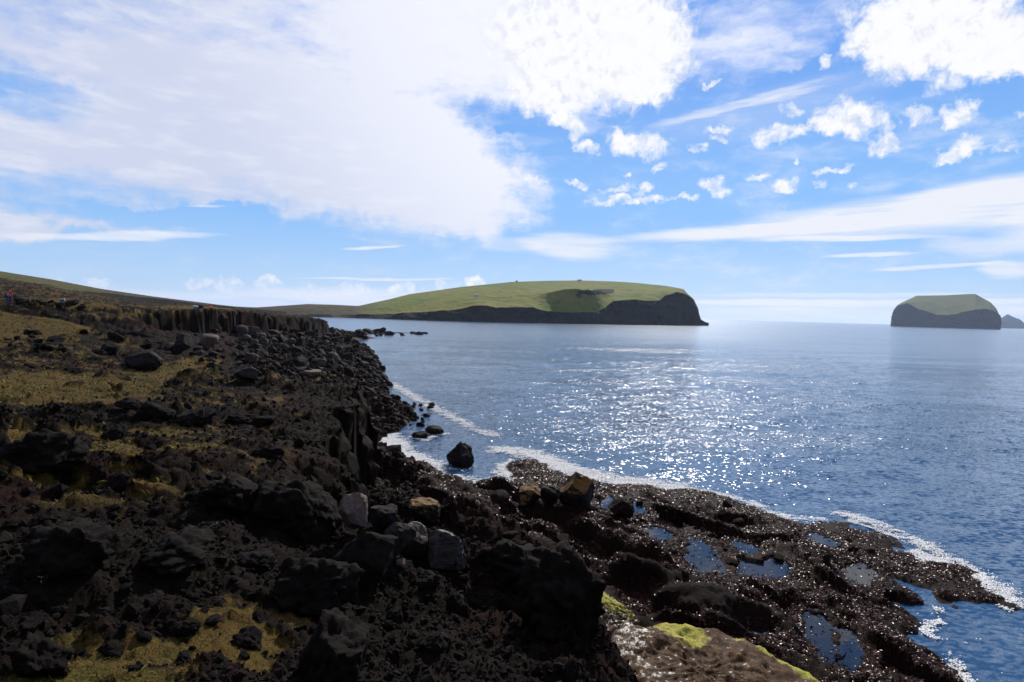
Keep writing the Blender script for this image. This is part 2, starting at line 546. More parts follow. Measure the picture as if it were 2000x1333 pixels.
# ------------------------------------------------------------------ plan of the coast
# waterline read off the photograph (pixels on the sea plane), clockwise round the land
shore_px = [(816, 652), (760, 648), (700, 647), (655, 645),
            (640, 652), (676, 657), (720, 658), (735, 661), (700, 664), (668, 668), (664, 674), (700, 676), (722, 686), (735, 700), (748, 722), (742, 740),
            (752, 760), (760, 775), (790, 790), (806, 800), (812, 815), (790, 828), (768, 845), (742, 858), (742, 872),
            (782, 898), (838, 912), (862, 930), (900, 940), (950, 950), (992, 948), (1000, 930), (985, 915), (1010, 898), (1050, 900), (1080, 915), (1110, 932),
            (1160, 940), (1230, 948), (1300, 954), (1370, 960), (1440, 978), (1490, 1000), (1530, 1012), (1560, 1024), (1590, 1022), (1622, 1014), (1660, 1024),
            (1668, 1036), (1720, 1042), (1745, 1056), (1752, 1078), (1790, 1082), (1802, 1100), (1835, 1100), (1862, 1098), (1905, 1125), (1935, 1150), (1962, 1172), (1948, 1182), (1880, 1184), (1835, 1172),
            (1818, 1150), (1770, 1135), (1738, 1132), (1770, 1160), (1800, 1182), (1780, 1190), (1740, 1176), (1726, 1180), (1770, 1200), (1806, 1212), (1790, 1238), (1762, 1246), (1800, 1262), (1834, 1290), (1850, 1312), (1880, 1345)]
_sh = at_z([p[0] for p in shore_px], [p[1] for p in shore_px], 0.0)[:, :2]
_sh = np.array([p if p[1] < 400 else p * 330 / p[1] for p in _sh])
coast = np.vstack([_sh, [(17, 14), (20, 8), (16, -4), (30, -40), (-500, -200), (-900, 300), (-300, 420), (-150, 330), (-100, 300)]])

# edge of the lava plateau around the camera and of the higher terrace beyond it (x, y)
edge_near = np.array([(6, -12), (3.2, -4), (2.3, 1), (1.75, 5), (1.5, 8), (1.85, 10.6), (1.45, 12.8), (0.9, 14.6), (0.0, 16.2), (-1.4, 16.2), (-2.4, 14.8), (-3.6, 14.4),
                      (-4.6, 16), (-5.6, 18.5), (-6.6, 22), (-7.6, 27), (-8.2, 32), (-8.6, 36.2), (-9.2, 38), (-11, 41.5), (-14.5, 46), (-19, 50), (-24, 50), (-32, 54), (-44, 62), (-60, 66), (-90, 66), (-300, 60), (-300, -12)])
edge_far = np.array([(-300, 62), (-86, 64), (-66, 69), (-55, 72), (-50.5, 77), (-50, 85), (-47.5, 93), (-48, 100), (-46.5, 112), (-48, 125), (-50, 150), (-60, 190), (-72, 225), (-86, 258), (-100, 275), (-160, 290), (-400, 330), (-500, 200)])


def _pt(u, v, y):
    p = at_y(u, v, y)
    return (p[0], p[1], p[2])


top_near = RBF([_pt(*q) for q in [
    (0, 1333, 4.3), (300, 1333, 4.6), (600, 1333, 5.6), (900, 1333, 7.0), (1100, 1333, 8.0), (1180, 1205, 10.6), (1065, 1050, 15.0),
    (0, 1100, 6.6), (300, 1120, 7.4), (500, 1110, 8.2), (700, 1150, 9.3), (900, 1120, 11.5), (560, 1010, 11.2), (640, 1040, 13.0),
    (0, 900, 11.0), (300, 900, 12.6), (550, 890, 15.5), (630, 840, 23.0), (690, 780, 33.0), (735, 766, 36.6),
    (0, 790, 20.0), (300, 785, 23.5), (450, 765, 31.0), (560, 750, 38.0), (640, 747, 45.0), (540, 738, 48.5), (440, 745, 47.0),
    (0, 700, 36.0), (200, 702, 41.0), (330, 718, 42.0), (0, 662, 46.0), (160, 662, 52.0), (300, 680, 55.0), (0, 606, 64), (140, 604, 67), (0, 630, 56), (130, 628, 60), (200, 640, 62), (-150, 600, 62)]]
    + [(-3, 1, 9.6), (2, 2, 8.8), (0, -8, 10), (-12, -5, 10), (-80, 0, 11)])
top_far = RBF([_pt(*q) for q in [
    (-40, 586, 74), (18, 585, 73), (120, 590, 70), (210, 598, 76), (200, 592, 90), (320, 602, 86), (330, 601, 110), (450, 606, 101), (440, 603, 140),
    (530, 613, 150), (500, 606, 190), (560, 619, 190), (600, 629, 225), (622, 639, 255), (0, 600, 66), (-200, 560, 90), (-200, 555, 200), (200, 592, 200), (400, 602, 280)]])
base_land = RBF([(-47, 80, 8.2), (-46, 88, 7.6), (-44, 100, 6.8), (-43, 112, 6.4), (-44, 125, 6.0), (-47, 150, 5.0), (-57, 190, 4.2), (-69, 225, 3.4), (-82, 255, 2.6), (-100, 280, 1.5),
                 (-22, 52, 6.1), (-15, 49, 4.4), (-11, 46, 2.6), (-8, 38, 1.4), (-7.3, 31, 1.7), (-6, 24, 2.2), (-4, 18.5, 2.6), (-2, 17, 3.0), (0, 18.5, 2.6), (2.4, 14.5, 2.4), (2.6, 9, 3.0), (4, 3, 3.5), (5, -8, 4),
                 (-30, 58, 6.6), (-38, 66, 7.4), (-45, 73, 8.0), (-60, 68, 8.6), (-25, 70, 4.6), (-33, 85, 5.0), (-28, 84, 2.8), (-24, 86, 1.1), (-35, 105, 3.6), (-31, 112, 1.4), (-38, 130, 3.2), (-44, 165, 1.8), (-19, 62, 2.8), (-17, 70, 1.3), (-14, 56, 1.0),
                 (-6, 45, 0.9), (-2, 33, 1.2), (3, 30, 1.1), (8, 30, 1.0), (14, 26, 0.9), (4, 22, 1.5), (9, 18, 1.3), (12, 12, 1.6), (-9.5, 46, 1.0), (16, 8, 1.5), (-70, 260, 0.8), (-60, 290, 0.5), (-52, 200, 0.8)])
ramp_back = lambda d, w: sstep(-w * 0.5, w * 0.5, d)


def smin(a, b, k):
    h = np.clip(0.5 + 0.5 * (b - a) / k, 0, 1)
    return b * (1 - h) + a * h - k * h * (1 - h)


pools_px = [  # rock pools: centre, half sizes in pixels, tilt, level above the sea
    (1200, 985, 34, 15, 10, 0.55), (1238, 990, 26, 9, 25, 0.55), (1290, 1045, 34, 11, 15, 0.75), (1370, 1085, 40, 26, 45, 0.75), (1490, 1108, 58, 22, 8, 0.6),
    (1607, 1055, 30, 10, 18, 0.5), (1680, 1122, 34, 18, 20, 0.4), (1600, 1235, 26, 52, -28, 0.8), (1660, 1270, 26, 45, -22, 0.75), (1480, 1243, 26, 14, 10, 1.0), (1260, 1110, 16, 8, 10, 0.9), (880, 1003, 26, 7, 12, 1.3), (1455, 1070, 26, 9, 15, 0.7)]
pools = []
for u, v, ru, rv, ang, lv in pools_px:
    c0 = at_z(u, v, lv)
    ca, sa = math.cos(math.radians(ang)), math.sin(math.radians(ang))
    e1 = at_z(u + 5 * ca, v + 5 * sa, lv) - c0
    e2 = at_z(u - 5 * sa, v + 5 * ca, lv) - c0
    A = np.array([[e1[0] * ru / 5, e2[0] * rv / 5], [e1[1] * ru / 5, e2[1] * rv / 5]])
    pools.append((c0, A, np.linalg.inv(A), lv))

grass_px = [  # where turf grows on the plateau: centre, half sizes, strength (pixels of the photograph)
    (100, 616, 220, 40, 1.0), (60, 646, 170, 22, 0.8), (260, 660, 90, 14, 0.55), (120, 755, 260, 42, 1.0), (330, 730, 130, 22, 0.75), (385, 708, 50, 14, 1.0), (560, 738, 90, 9, 0.8), (150, 690, 130, 12, 0.4),
    (380, 602, 160, 6, 1.0), (250, 600, 80, 6, 0.6), (420, 690, 60, 14, 0.5), (40, 700, 80, 14, 0.6), (500, 775, 110, 16, 0.45), (590, 820, 60, 20, 0.4), (350, 655, 60, 10, 0.5),
    (470, 1190, 120, 60, 0.9), (390, 1260, 200, 75, 0.95), (130, 1240, 130, 50, 0.85), (230, 1310, 230, 70, 0.9), (570, 1200, 60, 26, 0.8), (510, 1300, 60, 40, 0.9), (80, 1310, 90, 40, 0.6), (210, 1215, 80, 26, 0.5),
    (310, 955, 30, 12, 0.6), (25, 870, 40, 14, 0.7), (60, 900, 30, 9, 0.5), (150, 915, 40, 10, 0.6), (140, 850, 60, 12, 0.45), (320, 845, 60, 10, 0.35), (260, 1000, 60, 20, 0.35), (420, 1070, 60, 20, 0.3), (400, 800, 120, 20, 0.35), (40, 820, 60, 14, 0.5)]


def terrain(x, y, full=True):
    """height of the land at (x, y); full also returns the growth and wetness fields"""
    x, y = np.asarray(x, float), np.asarray(y, float)
    r = np.hypot(x, y)
    wx = x + 0.9 * fbm(x / 2.6, y / 2.6, 11, 3)
    wy = y + 0.9 * fbm(x / 2.6, y / 2.6, 12, 3)
    sc = seg_dist(x + 0.6 * fbm(x / 1.7, y / 1.7, 21, 3), y + 0.6 * fbm(x / 1.7, y / 1.7, 22, 3), coast, True, True)
    z0 = base_land(x, y)
    # wave-cut rock: long ridges running down to the right, with steps
    p, q = 0.74 * x - 0.67 * y, 0.67 * x + 0.74 * y
    qq = q + 1.2 * fbm(x / 4.5, y / 4.5, 31, 3)
    rid = fbm(p / 7.0, qq / 2.6, 32, 4, 0.55)
    plat = sstep(2.6, 1.2, z0) * sstep(90, 60, r)
    rid = 0.75 * rid + 0.85 * np.tanh(7 * fbm(p / 9.0 + 3, qq / 2.5, 34, 4))
    z0 = z0 + plat * (0.72 * rid + 0.14 * fbm(x / 1.3, y / 1.3, 33, 4, 0.55, True) + 0.06 * fbm(x / 0.42, y / 0.42, 35, 3, 0.6))
    shore = np.clip(sc * 0.55, -3.0, 30)
    z0 = np.maximum(np.where(plat > 0.5, np.maximum(z0, 0.18), z0), 0.1)
    z0 = smin(z0, shore + 0.05 + 0.12 * fbm(x / 0.8, y / 0.8, 36, 3), 0.35)
    # talus lumps
    tal = (1 - plat) * sstep(0.2, 1.5, z0)
    z0 = z0 + tal * (0.5 * fbm(x / 3.5, y / 3.5, 41, 4, 0.6, True) * sstep(30, 60, r) + 0.35 * fbm(x / 1.1, y / 1.1, 43, 4, 0.6))
    wet = sstep(2.3, 1.5, z0 + 0.3 * fbm(x / 3, y / 3, 55, 2)) * sstep(110, 80, r)
    wet = np.maximum(wet, 0.7 * sstep(1.4, 0.8, z0))
    # plateau tops
    mass = sstep(-0.25, 0.45, fbm(x / 5.5, y / 5.5, 66, 3))
    lump = 0.55 * fbm(x / 3.1 + 0.3 * perlin(x, y, 67), y / 3.1, 61, 4, 0.55, True) * (0.4 + mass) + 0.26 * fbm(x / 1.05, y / 1.05, 62, 4, 0.6) * (0.3 + mass) + 0.07 * fbm(x / 0.36, y / 0.36, 63, 4, 0.65, True)
    big = 0.5 * fbm(x / 9.0, y / 9.0, 64, 3)
    t1 = top_near(x, y)
    t2 = top_far(x, y) + 0.25 * fbm(x / 6, y / 6, 65, 4)
    f1, f2, cx, cy = worley(wx / 2.2, wy / 2.2, 71)
    cx, cy = cx * 2.2, cy * 2.2
    d1 = seg_dist(x, y, edge_near, True, True)
    d1c = seg_dist(cx, cy, edge_near, True, True)
    d1 = np.where(r > 17, 0.5 * d1c + 0.5 * d1, 0.25 * d1c + 0.75 * d1) + np.where(r > 17, 0.32, 0.35) * fbm(x / np.where(r > 17, 2.8, 1.4), y / np.where(r > 17, 2.8, 1.4), 72, 3)
    wid = np.where(r < 22, 2.4, 0.9)
    wid = np.where((x < -11) & (y > 40), 5.0, wid)
    s1 = np.where(r < 20, sstep(-1.75, 0.5, d1), sstep(-0.55 * wid, 0.45 * wid, d1))
    g1x, g1y = cx, cy
    f1b, f2b, cx, cy = worley(x / 2.3, y / 2.3, 73)
    cx, cy = cx * 2.3, cy * 2.3
    d2 = seg_dist(x, y, edge_far, True, True)
    d2c = seg_dist(cx, cy, edge_far, True, True)
    d2 = 0.6 * d2c + 0.4 * d2 + 1.1 * fbm(x / 2.6, y / 2.6, 74, 4, 0.6)
    s2 = sstep(-1.0, 0.9, d2)
    wd2 = 7.0 - 6.0 * sstep(75.0, 83.0, y)
    s2 = np.where(y < 83, sstep(-wd2, wd2, d2), s2)
    flat = np.clip(s1 + s2, 0, 1)
    gr = np.zeros_like(x)
    # turf
    zt = np.maximum(np.where(s1 > 0.02, t1, -9), np.where(s2 > 0.02, t2, -9))
    u, v = project(x, y, np.where(zt > 0, zt, z0))
    u, v = np.nan_to_num(u, nan=-999), np.nan_to_num(v, nan=-999)
    for gu, gv, ru, rv, k in grass_px:
        gr = np.maximum(gr, k * sstep(1.35, 0.35, np.sqrt(((u - gu) / ru) ** 2 + ((v - gv) / rv) ** 2)))
    gr = gr * sstep(0.4, 1.6, np.maximum(d1, (d2 - 0.9) * 0.6))
    gn = fbm(x / 1.6, y / 1.6, 81, 4, 0.6) * 0.75 + 0.35 * fbm(x / 0.5, y / 0.5, 82, 3, 0.6)
    gn = np.where(r < 13, 0.5 * gn + 0.75 * fbm(x / 0.42, y / 0.42, 85, 4, 0.65), gn)
    gr = gr * np.where(r < 13, 0.92, 0.98) + (gn - 0.10) * np.where(gr > 0.05, 0.9, 0.0)
    back = sstep(7, 16, r) * (flat > 0.5) * sstep(30, -8, np.degrees(np.arctan2(x, y)) + 30)
    gr = np.maximum(gr, back * 0.85 * sstep(-0.12, 0.34, fbm(x / 1.1 + 7, y / 0.8, 83, 4, 0.62) + 0.25 * fbm(x / 6, y / 6, 84, 2)))
    for gu, gv, ru, rv, k in ((682, 722, 15, 28, 1.0), (640, 738, 45, 8, 0.9), (700, 744, 20, 6, 0.9), (390, 708, 45, 13, 1.0)):
        gr = np.maximum(gr, k * sstep(1.3, 0.5, np.sqrt(((u - gu) / ru) ** 2 + ((v - gv) / rv) ** 2) + 0.3 * gn))
    gr = np.clip(gr, 0, 1)
    soft = sstep(0.3, 0.8, gr)
    lump = lump * (1 - 0.72 * soft) - 0.10 * soft
    lump = lump * np.where(r < 6, 0.75, 1.0)
    z = np.maximum(z0 + np.maximum(t1 + big * sstep(6, 16, r) * 0.7 + lump - z0, 0) * s1, z0 + np.maximum(t2 + lump * 0.7 - z0, 0) * s2)
    # pools
    for c0, A, Ai, lv in pools:
        near = np.hypot(x - c0[0], y - c0[1]) < 8
        if near.any():
            dx, dy = x[near] - c0[0], y[near] - c0[1]
            e = np.hypot(Ai[0, 0] * dx + Ai[0, 1] * dy, Ai[1, 0] * dx + Ai[1, 1] * dy) + 0.50 * fbm(x[near] / 0.8, y[near] / 0.8, 91, 4)
            zz = z[near]
            k = sstep(1.1, 2.8, e)
            zz = np.where(e < 2.8, zz * k + (1 - k) * np.minimum(zz, lv + 0.08), zz)
            zz = np.where(e < 1.9, np.maximum(zz, lv + 0.03) * sstep(0.95, 1.1, e) + (1 - sstep(0.95, 1.1, e)) * np.minimum(zz, lv - 0.22), zz)
            z[near] = zz
    if not full:
        return z
    cliff = np.clip(4 * s1 * (1 - s1), 0, 1)
    wet = wet * (1 - np.maximum(s1, s2))
    red = sstep(-0.1, 0.5, fbm(x / 5, y / 5, 95, 3) + 0.9 * sstep(3.0, 0.5, np.abs(d1)) * (r < 20) * (x > -3)) * 0.8
    return z, gr, wet, red, np.maximum(s1, s2)


def hit(u, v):
    """the point of the land (or of the sea) seen through a pixel of the photograph"""
    d = ray(float(u), float(v))
    a = math.atan2(d[0], d[1])
    j = int(np.clip(np.searchsorted(th, a), 0, len(th) - 1))
    ys = rr * math.cos(a)
    h = np.maximum(Z[:, j], 0.0)
    k = np.nonzero((EYE + d[2] * ys < h) & (rr > 2))[0]
    if len(k) == 0:
        return None
    return np.array([d[0] * ys[k[0]], ys[k[0]], h[k[0]]])


def ground_z(x, y):
    return float(np.maximum(terrain(np.array([x]), np.array([y]), False), 0)[0])


# ------------------------------------------------------------------ the land as one sheet, split by kind of ground
NTH, NRR = 1100, 1000
th_c = np.radians(np.linspace(-46, 46, NTH))
th = np.concatenate([np.radians(np.linspace(-180, -47, 60)), th_c, np.radians(np.linspace(47, 176, 56))])
rr = np.exp(np.linspace(math.log(1.2), math.log(330.0), NRR))
R, TH = np.meshgrid(rr, th, indexing='ij')
X, Y = R * np.sin(TH), R * np.cos(TH)
Zs = [np.empty(X.shape) for _ in range(5)]
for a in range(0, NRR, 100):
    out = terrain(X[a:a + 100], Y[a:a + 100])
    for k in range(5):
        Zs[k][a:a + 100] = out[k]
Z, GR, WET, RED, TOP = Zs
# ledges and blocks on the steep faces
_dr = np.gradient(Z, axis=0) / np.gradient(R, axis=0)
_dt = np.gradient(Z, axis=1) / (np.gradient(TH, axis=1) * R)
_s = np.hypot(_dr, _dt)
_k = sstep(0.9, 2.5, _s) * (R > 9)
_nr, _nt = -_dr / np.maximum(_s, 1e-6), -_dt / np.maximum(_s, 1e-6)
_tan = X * 0.8 + Y * 0.6
_d = 0.35 * fbm(_tan / 1.6, Z / 0.75, 111, 4, 0.6) + 0.22 * np.tanh(5 * fbm(_tan / 2.2, Z / 0.9, 112, 2)) + 0.10 * fbm(_tan / 0.4, Z / 0.4, 113, 3, 0.6)
_d = _d * _k * np.clip(R / 38, 0.35, 1.3)
X = X + _d * (_nr * np.sin(TH) + _nt * np.cos(TH))
Y = Y + _d * (_nr * np.cos(TH) - _nt * np.sin(TH))
V = np.stack([X, Y, Z], -1).reshape(-1, 3)
FC = grid_faces(NRR, len(th), wrap=True)
att = {'grass': GR.ravel(), 'wet': WET.ravel(), 'red': RED.ravel()}
fz = Z.ravel()[FC].max(1)
ftop = TOP.ravel()[FC].mean(1)
fwet = WET.ravel()[FC].mean(1)
visible = fz > -0.8
LAND = {}
for nm, mk in (('lava_plateau', visible & (ftop > 0.03)), ('rock_platform', visible & (ftop <= 0.03) & (fwet > 0.5)), ('talus_slope', visible & (ftop <= 0.03) & (fwet <= 0.5))):
    LAND[nm] = link(nm, sub_mesh(nm, V, FC, mk, att), M_LAVA)
    LAND[nm]['kind'] = 'structure'

# ------------------------------------------------------------------ sea
rng = np.random.default_rng(7)
WAVES = []
for lam, amp, n in ((14, 0.06, 5), (7, 0.045, 7), (3.6, 0.028, 9), (1.9, 0.017, 10), (1.05, 0.010, 10)):
    for _ in range(n):
        a = math.radians(-62 + rng.normal(0, 34))       # waves run in from the right towards the shore
        l_ = lam * rng.uniform(0.75, 1.35)
        WAVES.append((math.cos(a) * 2 * math.pi / l_, math.sin(a) * 2 * math.pi / l_, amp * rng.uniform(0.5, 1.0) * 0.62, rng.uniform(0, 6.28), l_))


def sea_z(x, y):
    r = np.hypot(x, y)
    z = np.zeros_like(x)
    gate = 0.55 + 0.6 * fbm(x / 11, y / 11, 140, 2)
    for kx, ky, a, ph, l_ in WAVES:
        z = z + a * gate * np.sin(kx * x + ky * y + ph) * sstep(l_ * 150, l_ * 40, r)
    return z


th_s = np.concatenate([np.radians(np.linspace(-180, -51, 50)), np.radians(np.linspace(-50, 50, 800)), np.radians(np.linspace(51, 176, 50))])
rs = np.concatenate([np.exp(np.linspace(math.log(7), math.log(150), 620)), np.exp(np.linspace(math.log(150), math.log(14000), 240))[1:]])
RS, TS = np.meshgrid(rs, th_s, indexing='ij')
XS, YS = RS * np.sin(TS), RS * np.cos(TS)
ZS = sea_z(XS, YS)
dsh = seg_dist(XS, YS, coast, True, True)
ZS = ZS * (0.35 + 0.65 * sstep(0.0, -14.0, dsh))
VS = np.stack([XS, YS, ZS], -1).reshape(-1, 3)
FS = grid_faces(len(rs), len(th_s), wrap=True)
inland = dsh.ravel()[FS].min(1) > 6


def water_material(name, deep, amp, rough):
    mt, t = new_mat(name)
    ge = t.add('ShaderNodeNewGeometry')
    flat = t.mapping(t.pos, rot=(0, 0, 0.45), scale=(1.0, 1.9, 0))
    patch = t.noise(t.mapping(t.pos, rot=(0, 0, 0.5), scale=(0.011, 0.045, 0)), 1.0, 4, 0.6)
    patch2 = t.noise(t.mapping(t.pos, rot=(0, 0, 0.3), scale=(0.0022, 0.012, 0)), 1.0, 4, 0.6)
    a = t.math('MULTIPLY', t.ramp(patch, 0.32, 0.68, 0.45, 1.45), t.ramp(patch2, 0.35, 0.65, 0.65, 1.3))
    n1 = t.vmath('SUBTRACT', t.noise(flat, 2.1, 4, 0.6, out='Color', flat=True), (0.5, 0.5, 0.5))
    n2 = t.vmath('SUBTRACT', t.noise(flat, 0.36, 4, 0.6, out='Color', flat=True), (0.5, 0.5, 0.5))
    s = t.vmath('ADD', t.vmath('SCALE', n1, 1.0), t.vmath('SCALE', n2, 0.5))
    far = t.attr('chop')          # waves too small to resolve far out count as roughness
    a = t.math('MULTIPLY', a, t.math('SUBTRACT', 1.0, t.math('MULTIPLY', far, 0.72)))
    s = t.vmath('MULTIPLY', t.vmath('SCALE', s, t.math('MULTIPLY', a, amp)), (1.0, 1.0, 0.0))
    nn = t.vmath('NORMALIZE', t.vmath('ADD', ge.outputs['Normal'], s))
    setp(t, col=rgb(*deep), rough=t.math('ADD', rough, t.math('MULTIPLY', far, 0.10)), ior=1.333, spec=0.5, normal=nn)
    return mt


M_SEA = water_material('sea_water', (0.026, 0.076, 0.160), 1.62, 0.085)
sea = link('sea', sub_mesh('sea', VS, FS, ~inland, {'chop': sstep(40, 420, RS).ravel()}), M_SEA)
sea['kind'] = 'structure'
M_POOL = water_material('pool_water', (0.006, 0.010, 0.018), 0.05, 0.03)
for c0, A, Ai, lv in pools:
    n = 40
    a = np.linspace(0, 2 * np.pi, n, endpoint=False)
    k = 1.30 + 0.16 * np.sin(2 * a + lv * 9) + 0.10 * np.sin(5 * a + lv * 21)
    pv = [(0, 0, 0)]
    for rad in (0.35, 0.7, 1.0):
        for i in range(n):
            d = A @ np.array([math.cos(a[i]), math.sin(a[i])]) * k[i] * rad
            pv.append((d[0], d[1], 0))
    bmf = [(0, 1 + i, 1 + (i + 1) % n) for i in range(n)]
    for b in (1, 1 + n):
        for i in range(n):
            q = (b + i, b + n + i, b + n + (i + 1) % n, b + (i + 1) % n)
            bmf += [(q[0], q[1], q[2]), (q[0], q[2], q[3])]
    o = link('tide_pool', mesh_np('tide_pool', pv, bmf), M_POOL)
    o.location = (c0[0], c0[1], lv)
    o['kind'] = 'structure'

# surf: broken flecks of foam lying on the water
foam_px = [  # strokes on the sea plane: points in pixels, half width in metres, density
    ([(768, 750), (790, 765), (830, 788), (870, 808), (915, 832), (958, 852)], 1.5, 0.62),
    ([(752, 862), (764, 880), (800, 897), (836, 910)], 1.9, 1.0),
    ([(745, 852), (762, 870), (775, 886)], 2.2, 1.0),
    ([(985, 880), (1030, 886), (1080, 903), (1120, 922), (1180, 936), (1260, 946), (1320, 954)], 2.1, 0.82),
    ([(1000, 905), (980, 925), (1000, 942), (940, 946), (880, 932)], 1.5, 0.6),
    ([(1310, 953), (1400, 964), (1470, 986), (1540, 1014), (1600, 1018)], 0.9, 0.6),
    ([(1640, 1005), (1740, 1034), (1800, 1066), (1850, 1090), (1900, 1118), (1950, 1150), (1995, 1182)], 1.0, 0.62),
    ([(1800, 1085), (1815, 1095), (1840, 1098)], 0.7, 1.0),
    ([(1905, 1128), (1945, 1158), (1970, 1176)], 0.5, 1.0),
    ([(1795, 1235), (1820, 1250), (1850, 1280), (1880, 1320)], 1.2, 0.34),
    ([(1850, 1220), (1900, 1260), (1960, 1300)], 1.6, 0.25),
    ([(803, 855), (830, 862), (850, 852), (876, 848)], 0.7, 0.62), ([(872, 912), (895, 922), (925, 912)], 0.6, 0.45),
    ([(700, 652), (745, 650), (790, 653), (825, 656)], 3.0, 0.45), ([(740, 705), (752, 735), (760, 760)], 1.2, 0.30), ([(905, 800), (960, 830), (1000, 850)], 2.5, 0.2)]
gx, gy = np.meshgrid(np.arange(-24, 32, 0.045), np.arange(17, 100, 0.045), indexing='ij')
gx, gy = gx.ravel(), gy.ravel()
keep = np.abs(np.degrees(np.arctan2(gx, gy))) < 44
gx, gy = gx[keep], gy[keep]
dens = np.zeros_like(gx)
for pts, wd, dn in foam_px:
    pw = at_z([p[0] for p in pts], [p[1] for p in pts], 0.0)[:, :2]
    lo, hi = pw.min(0) - 3 * wd, pw.max(0) + 3 * wd
    mk = (gx > lo[0]) & (gx < hi[0]) & (gy > lo[1]) & (gy < hi[1])
    if mk.any():
        d = seg_dist(gx[mk], gy[mk], pw)
        dens[mk] = np.maximum(dens[mk], dn * np.exp(-(d / (0.95 * wd)) ** 2))
mk = dens > 0.06
gx, gy, dens = gx[mk], gy[mk], dens[mk]
dsf = seg_dist(gx, gy, coast, True, True)
dens = np.maximum(dens, 0.75 * np.exp(-((dsf + 0.3) / 0.55) ** 2) * (fbm(gx / 3, gy / 3, 150, 2) > -0.1) * (dens > 0.1))
web = 1 - np.abs(fbm(gx / 0.9 + 0.6 * perlin(gx / 2, gy / 2, 155), gy / 0.55, 151, 4, 0.6)) * 2.2
clump = fbm(gx / 2.2, gy / 1.3, 152, 4, 0.65)
mk = (dens + 0.32 * clump + 0.26 * (web - 0.5) > 0.40 + 0.40 * rng.uniform(0, 1, len(dens)) ** 0.8) & (dsf < 0.8)
gx, gy = gx[mk], gy[mk]
h = 0.027
gz = sea_z(gx, gy) * 0.6 + 0.05
ofs = rng.uniform(-0.02, 0.02, (len(gx), 2))
corner = np.array([(-1, -1), (1, -1), (1, 1), (-1, 1)]) * h
fv = np.stack([gx[:, None] + ofs[:, :1] + corner[:, 0] * rng.uniform(0.7, 1.25, (len(gx), 4)), gy[:, None] + ofs[:, 1:] + corner[:, 1] * rng.uniform(0.7, 1.25, (len(gx), 4)), gz[:, None] + rng.uniform(0, 0.04, (len(gx), 4))], -1)
mt, t = new_mat('foam')
setp(t, col=rgb(0.90, 0.88, 0.85), rough=0.8, spec=0.2)
foam = link('surf_foam', mesh_np('surf_foam', fv.reshape(-1, 3), np.arange(len(gx) * 4).reshape(-1, 4), False), mt)
tag(foam, 'white broken surf foam along the dark rocky shoreline', 'foam', kind='stuff')


# ------------------------------------------------------------------ distant land
def isle_material(name, gk=1.0):
    mt, t = new_mat(name)
    rk = t.attr('rock')
    dr = t.attr('dry')
    n1 = t.noise(t.obj, 0.012, 6, 0.6)
    n2 = t.noise(t.obj, 0.06, 6, 0.65)
    strata = t.noise(t.mapping(t.obj, scale=(0.010, 0.010, 0.11)), 1.0, 5, 0.65)
    col_rock = t.mix(t.ramp(strata, 0.35, 0.68), rgb(0.0032, 0.0025, 0.0025), rgb(0.024, 0.0165, 0.0135))
    col_rock = t.mix(t.ramp(n2, 0.48, 0.66, 0, 0.7), col_rock, rgb(0.020, 0.025, 0.008))
    grass = t.mix(t.ramp(n1, 0.35, 0.62), rgb(0.095, 0.150, 0.012), rgb(0.175, 0.165, 0.022))
    grass = t.mix(t.ramp(n2, 0.48, 0.72, 0, 0.65), grass, rgb(0.055, 0.050, 0.020))
    grass = t.mix(1.0, grass, rgb(gk, gk, gk), 'MULTIPLY')
    grass = t.mix(dr, grass, t.mix(n2, rgb(0.085, 0.055, 0.026), rgb(0.022, 0.018, 0.016)))
    edge = t.ramp(t.math('ADD', rk, t.math('MULTIPLY', t.math('SUBTRACT', t.noise(t.obj, 0.03, 6, 0.7), 0.5), 1.5)), 0.40, 0.60)
    setp(t, col=t.mix(edge, grass, col_rock), rough=0.95, spec=0.1)
    hh = t.math('ADD', n2, t.math('MULTIPLY', edge, t.noise(t.mapping(t.obj, scale=(0.16, 0.16, 0.05)), 1.0, 6, 0.65)))
    setp(t, normal=bump(t, hh, 1.0, 9.0))
    return mt


